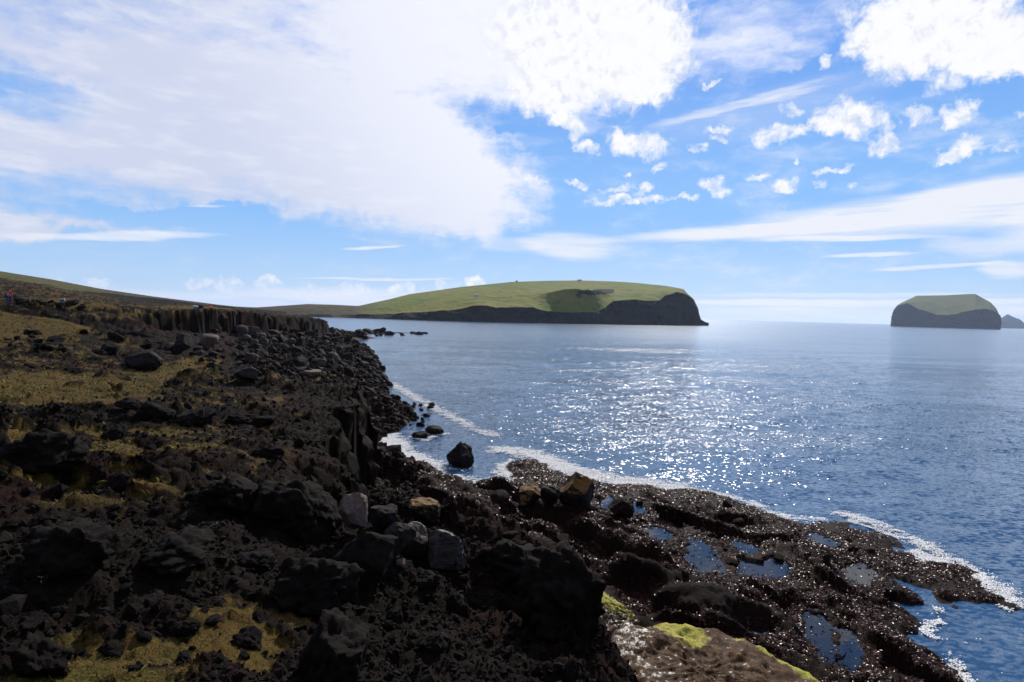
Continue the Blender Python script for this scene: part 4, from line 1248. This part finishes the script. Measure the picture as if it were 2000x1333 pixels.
# ------------------------------------------------------------------ loose rubble, turf and kelp (past counting)
def scatter_uv(n, u0, u1, r0, r1, seed, power=0.0):
    g = np.random.default_rng(seed)
    a = np.radians(g.uniform(u0, u1, n))
    t_ = g.uniform(0, 1, n)
    r_ = np.exp(np.log(r0) + (np.log(r1) - np.log(r0)) * t_) if power == 0 else (r0 ** power + (r1 ** power - r0 ** power) * t_) ** (1 / power)
    return r_ * np.sin(a), r_ * np.cos(a), r_, g


def rand_rot(g, n):
    q = g.normal(size=(n, 4))
    q /= np.linalg.norm(q, axis=1, keepdims=True)
    w_, x_, y_, z_ = q.T
    return np.stack([np.stack([1 - 2 * (y_ * y_ + z_ * z_), 2 * (x_ * y_ - z_ * w_), 2 * (x_ * z_ + y_ * w_)], -1),
                     np.stack([2 * (x_ * y_ + z_ * w_), 1 - 2 * (x_ * x_ + z_ * z_), 2 * (y_ * z_ - x_ * w_)], -1),
                     np.stack([2 * (x_ * z_ - y_ * w_), 2 * (y_ * z_ + x_ * w_), 1 - 2 * (x_ * x_ + y_ * y_)], -1)], 1)


def rubble(name, x, y, z, s, g, mat, sub=1):
    protos = [rock_np(700 + k, (1, 0.85, 0.7), sub, 7, 0.5, 0.9, 0.16) for k in range(10)]
    pick = g.integers(10, size=len(x))
    Rm = rand_rot(g, len(x))
    vs, fs, off = [], [], 0
    for k, (pv_, pf) in enumerate(protos):
        i = np.nonzero(pick == k)[0]
        vv = np.einsum('nij,vj->nvi', Rm[i] * s[i][:, None, None], pv_) + np.stack([x[i], y[i], z[i]], -1)[:, None]
        vs.append(vv.reshape(-1, 3))
        fs.append((pf[None] + (np.arange(len(i)) * len(pv_))[:, None, None]).reshape(-1, 3) + off)
        off += len(i) * len(pv_)
    o = link(name, mesh_np(name, np.concatenate(vs), np.concatenate(fs), False), mat)
    o['kind'] = 'stuff'
    return o


def lava_bits():
    x, y, r_, g = scatter_uv(34000, -46, 24, 3.6, 60, 61)
    z, gr, wet, red, top = terrain(x, y)
    ok = (top > 0.03) & (g.uniform(size=len(x)) > sstep(0.15, 0.55, gr) * 0.97)
    x, y, z, r_ = x[ok], y[ok], z[ok], r_[ok]
    s = 0.024 * np.sqrt(r_ / 8) * np.minimum(1, (r_ / 6)) * np.exp(g.normal(0, 0.60, len(x))) + 0.005
    return rubble('lava_rubble', x, y, z + s * 0.2, s, g, S_BLACK)


tag(lava_bits(), 'loose black and reddish lava rubble strewn over the plateau', 'rubble')


def beach_bits():
    x, y, r_, g = scatter_uv(9000, -24, -9, 30, 250, 62)
    z, gr, wet, red, top = terrain(x, y)
    ok = (top < 0.03) & (z > 0.05)
    x, y, z, r_ = x[ok], y[ok], z[ok], r_[ok]
    s = r_ * 0.0042 * np.exp(g.normal(0, 0.45, len(x)))
    return rubble('beach_stones', x, y, z + s * 0.2, s, g, S_WET)


tag(beach_bits(), 'dark stones covering the beach and the slope above it', 'stones')


def strips(name, x, y, z, length, width, az_, lean, curl, mat, shade, flat_w=None):
    """one strip (three quads) per frond or blade; lean 0 = upright, 1 = lying"""
    n = len(x)
    dx, dy = np.cos(az_), np.sin(az_)
    pts = []
    for k in range(4):
        t_ = k / 3
        a = lean + curl * t_
        pts.append((length * t_ * np.sin(a), length * t_ * np.cos(a)))
    vv = np.empty((n, 8, 3))
    for k, (h_, up) in enumerate(pts):
        wd = width * (1 - 0.8 * (k / 3) ** 1.5) * 0.5
        for sgn, j in ((-1, 0), (1, 1)):
            vv[:, 2 * k + j, 0] = x + dx * h_ - dy * wd * sgn
            vv[:, 2 * k + j, 1] = y + dy * h_ + dx * wd * sgn
            vv[:, 2 * k + j, 2] = z + up + (flat_w * sgn * wd if flat_w is not None else 0)
    q = np.array([(0, 1, 3, 2), (2, 3, 5, 4), (4, 5, 7, 6)])
    ff = (q[None] + (np.arange(n) * 8)[:, None, None]).reshape(-1, 4)
    o = link(name, mesh_np(name, vv.reshape(-1, 3), ff, True, {'shade': np.repeat(shade, 8)}), mat)
    o['kind'] = 'stuff'
    return o


def kelp():
    g = np.random.default_rng(63)
    n = 620000
    a = np.radians(g.uniform(-17, 43, n))
    r_ = np.sqrt(g.uniform(12 ** 2, 62 ** 2, n))
    r_ = np.where(g.uniform(size=n) < 0.6, np.exp(g.uniform(math.log(12), math.log(62), n)), r_)
    x, y = r_ * np.sin(a), r_ * np.cos(a)
    z, gr, wet, red, top = terrain(x, y)
    cl = fbm(x / 1.8, y / 1.8, 170, 3)
    ok = (top < 0.02) & (z > 0.1) & (z < 2.0) & (wet > 0.5) & (cl + g.normal(0, 0.30, n) > -0.14)
    for c0, A, Ai, lv in pools:                # a few fronds float on the pools
        e = np.hypot(Ai[0, 0] * (x - c0[0]) + Ai[0, 1] * (y - c0[1]), Ai[1, 0] * (x - c0[0]) + Ai[1, 1] * (y - c0[1]))
        fl = (e < 1.05) & (g.uniform(size=len(x)) < 0.03 + 0.25 * sstep(0.75, 1.05, e))
        z = np.where(fl, np.maximum(z, lv), z)
        ok = np.where(e < 1.05, fl, ok)
    x, y, z, r_ = x[ok], y[ok], z[ok], r_[ok]
    n = len(x)
    L = g.uniform(0.06, 0.17, n) * (0.55 + r_ / 55)
    mt, t = new_mat('kelp')
    sh = t.attr('shade')
    setp(t, col=t.mix(sh, rgb(0.009, 0.0025, 0.0016), rgb(0.105, 0.027, 0.012)), rough=0.32, spec=0.19)
    t.put(t.bs.inputs['Specular Tint'], rgb(1.0, 0.72, 0.66))
    o = strips('kelp', x, y, z + 0.015, L, L * g.uniform(0.14, 0.26, n), g.uniform(0, 6.28, n), g.uniform(0.8, 1.6, n), g.uniform(0.1, 0.9, n), mt, g.uniform(0, 1, n) ** 2, g.normal(0, 0.8, n))
    return tag(o, 'wet reddish brown kelp covering the rock platform', 'kelp')


kelp()


def turf():
    mt, t = new_mat('grass_blades')
    sh = t.attr('shade')
    n1 = t.noise(t.pos, 0.5, 4, 0.6)
    c1 = t.mix(sh, rgb(0.052, 0.037, 0.009), rgb(0.180, 0.112, 0.032))
    c2 = t.mix(sh, rgb(0.068, 0.060, 0.008), rgb(0.150, 0.125, 0.015))
    setp(t, col=t.mix(t.ramp(n1, 0.40, 0.62), c1, c2), rough=0.8, spec=0.15)
    xs, ys, zs, ls, ws, le = [], [], [], [], [], []
    for n, r0, r1, seed, l0, wk in ((190000, 3.6, 12, 64, 0.036, 0.11), (130000, 12, 95, 65, 0.075, 0.25)):
        x, y, r_, g = scatter_uv(n, -46, 8, r0, r1, seed)
        z, gr, wet, red, top = terrain(x, y)
        ok = g.uniform(size=n) < sstep(0.45, 0.75, gr)
        x, y, z, r_ = x[ok], y[ok], z[ok], r_[ok]
        L = l0 * np.exp(g.normal(0, 0.4, len(x))) * (1 if r1 < 20 else (0.6 + r_ / 40))
        xs.append(x); ys.append(y); zs.append(z); ls.append(L); ws.append(np.maximum(L * wk, r_ * 0.0006)); le.append(g.uniform(0.1, 1.0, len(x)))
    x, y, z, L, w_, ln = map(np.concatenate, (xs, ys, zs, ls, ws, le))
    g = np.random.default_rng(66)
    o = strips('grass', x, y, z - 0.01, L, w_, g.uniform(0, 6.28, len(x)), ln, g.uniform(0.2, 1.0, len(x)), mt, g.uniform(0, 1, len(x)))
    return tag(o, 'short dry yellow green grass growing between the lava stones', 'grass')


turf()

# ------------------------------------------------------------------ the walker, his gear and the far huts
def plain(name, col, rough=0.8):
    mt, t = new_mat(name)
    n = t.noise(t.obj, 9.0, 4, 0.6)
    setp(t, col=t.mix(t.ramp(n, 0.3, 0.7, 0, 1), rgb(*(0.75 * c for c in col)), rgb(*col)), rough=rough, spec=0.2)
    return mt


def skin_obj(name, pts, edges, mat, parent, root=0, sub=2):
    """one continuous limb surface grown round a skeleton: pts = (x, y, z, radius)"""
    me = bpy.data.meshes.new(name)
    bm = bmesh.new()
    ly = bm.verts.layers.skin.verify()
    vs = []
    for i, p in enumerate(pts):
        v = bm.verts.new(p[:3])
        r = p[3] if isinstance(p[3], tuple) else (p[3], p[3])
        v[ly].radius = r
        v[ly].use_root = i == root
        vs.append(v)
    for a, b in edges:
        bm.edges.new((vs[a], vs[b]))
    bm.to_mesh(me)
    bm.free()
    o = link(name, me, mat, parent)
    o.modifiers.new('skin', 'SKIN').use_smooth_shade = True
    ss = o.modifiers.new('subsurf', 'SUBSURF')
    ss.levels = ss.render_levels = sub
    return o


def empty(name, loc, rz=0.0, label=None, cat=None, group=None):
    o = bpy.data.objects.new(name, None)
    COL.objects.link(o)
    o.location = loc
    o.rotation_euler = (0, 0, rz)
    return tag(o, label, cat, group)


def person(loc, rz):
    r = empty('person', loc, rz, 'person in a red jacket and blue trousers walking on the far grass', 'person')
    skin = plain('skin', (0.45, 0.27, 0.19))
    # walker seen from behind: x right, y forward
    P_ = [(0, 0, 0.93, 0.13), (0, 0.03, 1.15, 0.125), (0, 0.04, 1.38, 0.13), (0, 0.05, 1.50, 0.055), (0, 0.08, 1.57, 0.062), (0, 0.09, 1.66, 0.092), (0, 0.085, 1.73, 0.07)]
    E = [(0, 1), (1, 2), (2, 3), (3, 4), (4, 5), (5, 6)]
    fing = []
    for s in (-1, 1):
        b = len(P_)
        sw = 0.16 * s
        P_ += [(0.19 * s, 0.03, 1.40, 0.058), (0.25 * s, sw * 0.5, 1.15, 0.045), (0.25 * s, sw * 0.5 + 0.12, 0.93, 0.034), (0.245 * s, sw * 0.5 + 0.16, 0.86, 0.034)]
        E += [(2, b), (b, b + 1), (b + 1, b + 2), (b + 2, b + 3)]
        for k, (dx, dy, ln) in enumerate(((-0.03, 0.0, 0.07), (-0.012, 0.012, 0.085), (0.008, 0.016, 0.09), (0.026, 0.01, 0.07), (-0.045, 0.03, 0.05))):
            q = len(P_)
            up = 0.02 if k == 4 else 0.0
            P_ += [(0.245 * s + dx * s, sw * 0.5 + 0.17 + dy, 0.825 + up, 0.010), (0.245 * s + dx * s * 1.1, sw * 0.5 + 0.185 + dy, 0.825 + up - ln, 0.008)]
            E += [(b + 3, q), (q, q + 1)]
        b = len(P_)
        st = 0.20 * s
        P_ += [(0.09 * s, 0.0, 0.86, 0.098), (0.10 * s, st * 0.6 + 0.05, 0.48, 0.066), (0.10 * s, st - 0.05 * (s < 0), 0.09, 0.042), (0.105 * s, st + 0.15, 0.04, 0.036)]
        E += [(0, b), (b, b + 1), (b + 1, b + 2), (b + 2, b + 3)]
    skin_obj('body', P_, E, skin, r)
    red = plain('red_cloth', (0.62, 0.025, 0.02))
    skin_obj('jacket', [(0, 0, 0.90, 0.155), (0, 0.03, 1.15, 0.155), (0, 0.04, 1.38, 0.165), (0, 0.05, 1.49, 0.085)]
             + [q for s in (-1, 1) for q in ((0.20 * s, 0.03, 1.40, 0.082), (0.255 * s, 0.08 * s, 1.15, 0.068), (0.255 * s, 0.08 * s + 0.12, 0.94, 0.055))],
             [(0, 1), (1, 2), (2, 3), (2, 4), (4, 5), (5, 6), (2, 7), (7, 8), (8, 9)], red, r)
    blue = plain('blue_cloth', (0.035, 0.06, 0.20))
    skin_obj('trousers', [(0, 0, 0.94, 0.145)] + [q for s in (-1, 1) for q in ((0.09 * s, 0, 0.84, 0.115), (0.10 * s, 0.12 * s + 0.05, 0.48, 0.083), (0.10 * s, 0.20 * s - 0.05 * (s < 0), 0.11, 0.062))],
             [(0, 1), (1, 2), (2, 3), (0, 4), (4, 5), (5, 6)], blue, r)
    boot = plain('boot_leather', (0.02, 0.016, 0.012))
    for s in (-1, 1):
        st = 0.20 * s
        skin_obj('boot', [(0.10 * s, st - 0.05 * (s < 0), 0.12, 0.058), (0.10 * s, st - 0.05 * (s < 0), 0.05, 0.055), (0.105 * s, st + 0.17, 0.045, 0.045)], [(0, 1), (1, 2)], boot, r)
    skin_obj('hair', [(0, 0.045, 1.62, 0.078), (0, 0.06, 1.69, 0.096), (0, 0.085, 1.745, 0.082)], [(0, 1), (1, 2)], plain('dark_hair', (0.03, 0.02, 0.015)), r)
    return r


def box_bm(bm, c, s, bev=0.0):
    g = bmesh.ops.create_cube(bm, size=1.0, matrix=Matrix.Translation(c) @ Matrix.Diagonal((*s, 1)))
    if bev:
        es = list({e for v in g['verts'] for e in v.link_edges})
        bmesh.ops.bevel(bm, geom=es, offset=bev, segments=3, affect='EDGES', profile=0.5)


def from_bm(name, bm, mat, parent=None, smooth=False):
    me = bpy.data.meshes.new(name)
    bm.to_mesh(me)
    bm.free()
    if smooth:
        me.polygons.foreach_set('use_smooth', [True] * len(me.polygons))
    return link(name, me, mat, parent)


pp = hit(18, 593)
per = person((pp[0], pp[1], ground_z(pp[0], pp[1])), math.radians(8))
pp = np.array(per.location)
bag = bmesh.new()
box_bm(bag, (0, 0, 0.17), (0.22, 0.16, 0.32), 0.05)
o = from_bm('backpack', bag, plain('pale_pack', (0.42, 0.40, 0.42)), None, True)
o.location = (pp[0] + 0.0, pp[1] - 0.20, pp[2] + 0.98)
tag(o, 'small pale grey backpack on the back of the red jacketed walker', 'backpack')
bm = bmesh.new()
box_bm(bm, (0, 0, 0.01), (0.19, 0.04, 0.07), 0.01)
from_bm('flap', bm, plain('pack_flap', (0.2, 0.2, 0.24)), o).location = (0, -0.075, 0.24)
hb = bmesh.new()
box_bm(hb, (0, 0, 0), (0.20, 0.34, 0.36), 0.06)
o = from_bm('shoulder_bag', hb, plain('navy_cloth', (0.02, 0.03, 0.12)), None, True)
o.location = (pp[0] - 0.36, pp[1] + 0.02, pp[2] + 0.82)
tag(o, 'dark blue bag carried at the left side of the walker', 'bag')
bm = bmesh.new()
box_bm(bm, (0.08, 0, 0.38), (0.03, 0.05, 0.50), 0.01)
from_bm('strap', bm, plain('strap_web', (0.02, 0.02, 0.06)), o)

# cool box on the grass
q = hit(122, 590)
cb = empty('cool_box', (q[0], q[1], q[2]), 0.3, 'blue cool box with a white lid standing on the far grass', 'cool box')
bm = bmesh.new()
box_bm(bm, (0, 0, 0.16), (0.50, 0.32, 0.32), 0.03)
from_bm('box', bm, plain('blue_plastic', (0.03, 0.10, 0.26), 0.4), cb)
bm = bmesh.new()
box_bm(bm, (0, 0, 0.375), (0.53, 0.35, 0.10), 0.03)
from_bm('lid', bm, plain('white_plastic', (0.8, 0.8, 0.82), 0.4), cb)
bm = bmesh.new()
for sx in (-0.27, 0.27):
    box_bm(bm, (sx, 0, 0.24), (0.025, 0.20, 0.03), 0.008)
from_bm('handle', bm, plain('white_handle', (0.7, 0.7, 0.72), 0.4), cb)


def dry_bag(u, v, col, ln, rad, rz, label, roll):
    p = hit(u, v)
    o = empty('dry_bag', tuple(p), rz, label, 'dry bag')
    n, prof_ = 20, [(-0.5, 0.0), (-0.5, 0.7), (-0.46, 0.95), (-0.2, 1.05), (0.1, 1.0), (0.35, 0.9), (0.45, 0.55), (0.55, 0.28), (0.6, 0.0)]
    vv, ff = [], []
    for a, b in prof_:
        for i in range(n):
            t_ = 2 * math.pi * i / n
            vv.append((a * ln, math.cos(t_) * b * rad, rad * 0.9 + math.sin(t_) * b * rad * 0.9))
    me = mesh_np('bag', vv, grid_faces(len(prof_), n, wrap=True))
    link('bag', me, plain('bag_cloth', col), o)
    bm = bmesh.new()
    box_bm(bm, (0.60 * ln, 0, rad * 0.9), (0.06, rad * 1.5, 0.05), 0.015)
    from_bm('closure', bm, plain('closure', roll), o)
    bm = bmesh.new()
    box_bm(bm, (-0.05 * ln, 0, rad * 1.86), (0.05, rad * 0.9, 0.025), 0.008)
    from_bm('handle', bm, plain('webbing', (0.02, 0.02, 0.02)), o)
    return o


dry_bag(411, 605, (0.55, 0.09, 0.02), 0.8, 0.27, 1.1, 'orange red bag lying on the grass at the far cliff edge', (0.3, 0.05, 0.02))
dry_bag(403, 606, (0.40, 0.22, 0.06), 0.9, 0.22, 0.2, 'small tan bag beside the orange red one', (0.2, 0.1, 0.03))
dry_bag(382, 602, (0.62, 0.60, 0.62), 0.75, 0.22, 0.3, 'white bag on the grass left of the orange red bag', (0.05, 0.05, 0.07))
dry_bag(391, 603, (0.02, 0.02, 0.025), 1.1, 0.30, -0.2, 'black bag lying right beside the white bag', (0.02, 0.02, 0.02))

# bleached sticks
for (u, v), ln, rz, lab in (((417, 1033), 0.16, 0.5, 'short bleached stick lying on the dark lava slope'), ((108, 990), 0.10, 1.4, 'tiny forked bleached twig on the dark ground'), ((83, 1145), 0.07, 2.0, 'thin pale twig standing among dark lava stones')):
    p = hit(u, v)
    bm = bmesh.new()
    pts = [(-ln / 2, 0, 0.0), (-ln * 0.1, 0.01, 0.02), (ln * 0.3, -0.005, 0.03), (ln / 2, 0.012, 0.05)]
    o = skin_obj('stick', [(*q, 0.0035) for q in pts] + [(ln * 0.35, 0.05, 0.06, 0.0025)], [(0, 1), (1, 2), (2, 3), (2, 4)], plain('bleached_wood', (0.34, 0.30, 0.25)), None, sub=1)
    o.location = (p[0], p[1], p[2] + 0.03)
    o.rotation_euler = (0, 0, rz)
    tag(o, lab, 'stick')

# huts on the headland
from mathutils.bvhtree import BVHTree
hm = headland.data
tree = BVHTree.FromPolygons([v.co[:] for v in hm.vertices], [p.vertices[:] for p in hm.polygons])


def on_headland(u, v):
    d = ray(float(u), float(v))
    h = tree.ray_cast(Vector((0, 0, EYE)), Vector(d).normalized())
    return h[0] if h[0] else None


def hut(u, v, wpx, hpx, wallc, roofc, label, cat='house', name='house', rz=0.2, tower=False):
    p = None
    while p is None:
        p = on_headland(u, v)
        v += 0.5
    k = p[1] / F
    wd, hh, dp = wpx * k, hpx * k, wpx * k * 0.6
    o = empty(name, tuple(p), rz, label, cat)
    bm = bmesh.new()
    box_bm(bm, (0, 0, hh * 0.25 - 1), (wd, dp, hh * 0.7 + 2))
    from_bm('wall', bm, plain('hut_wall', wallc), o)
    zt = hh * 0.6
    bm = bmesh.new()
    a = [bm.verts.new((x * wd * 0.54, y * dp * 0.56, zt)) for x, y in ((-1, -1), (1, -1), (1, 1), (-1, 1))]
    b_ = [bm.verts.new((x * wd * 0.54, 0, zt + hh * 0.4)) for x in (-1, 1)]
    for f in ((a[0], a[1], b_[1], b_[0]), (a[2], a[3], b_[0], b_[1]), (a[1], a[2], b_[1]), (a[3], a[0], b_[0]), (a[3], a[2], a[1], a[0])):
        bm.faces.new(f)
    from_bm('roof', bm, plain('hut_roof', roofc), o)
    for sx in (-0.25, 0.25):
        bm = bmesh.new()
        box_bm(bm, (sx * wd, -dp * 0.5 - 0.03, hh * 0.28), (wd * 0.14, 0.12, hh * 0.24))
        from_bm('window', bm, plain('hut_window', (0.02, 0.025, 0.03), 0.2), o)
    if tower:
        bm = bmesh.new()
        bmesh.ops.create_cone(bm, cap_ends=True, segments=14, radius1=wd * 0.13, radius2=wd * 0.10, depth=hh * 1.1, matrix=Matrix.Translation((wd * 0.25, 0, hh * 0.75)))
        from_bm('tower', bm, plain('tower_wall', (0.5, 0.48, 0.46)), o)
    return o


hut(931, 579, 9, 4, (0.75, 0.75, 0.78), (0.45, 0.45, 0.48), 'small white house alone on the green headland slope')
hut(1009, 551.5, 3.2, 3.2, (0.10, 0.10, 0.11), (0.05, 0.05, 0.06), 'tiny dark hut on the skyline left of the headland summit', 'hut', 'hut')
hut(1132, 549, 7, 2.6, (0.42, 0.40, 0.38), (0.25, 0.24, 0.24), 'low grey building with a stub tower on the headland summit', 'building', 'building', tower=True)
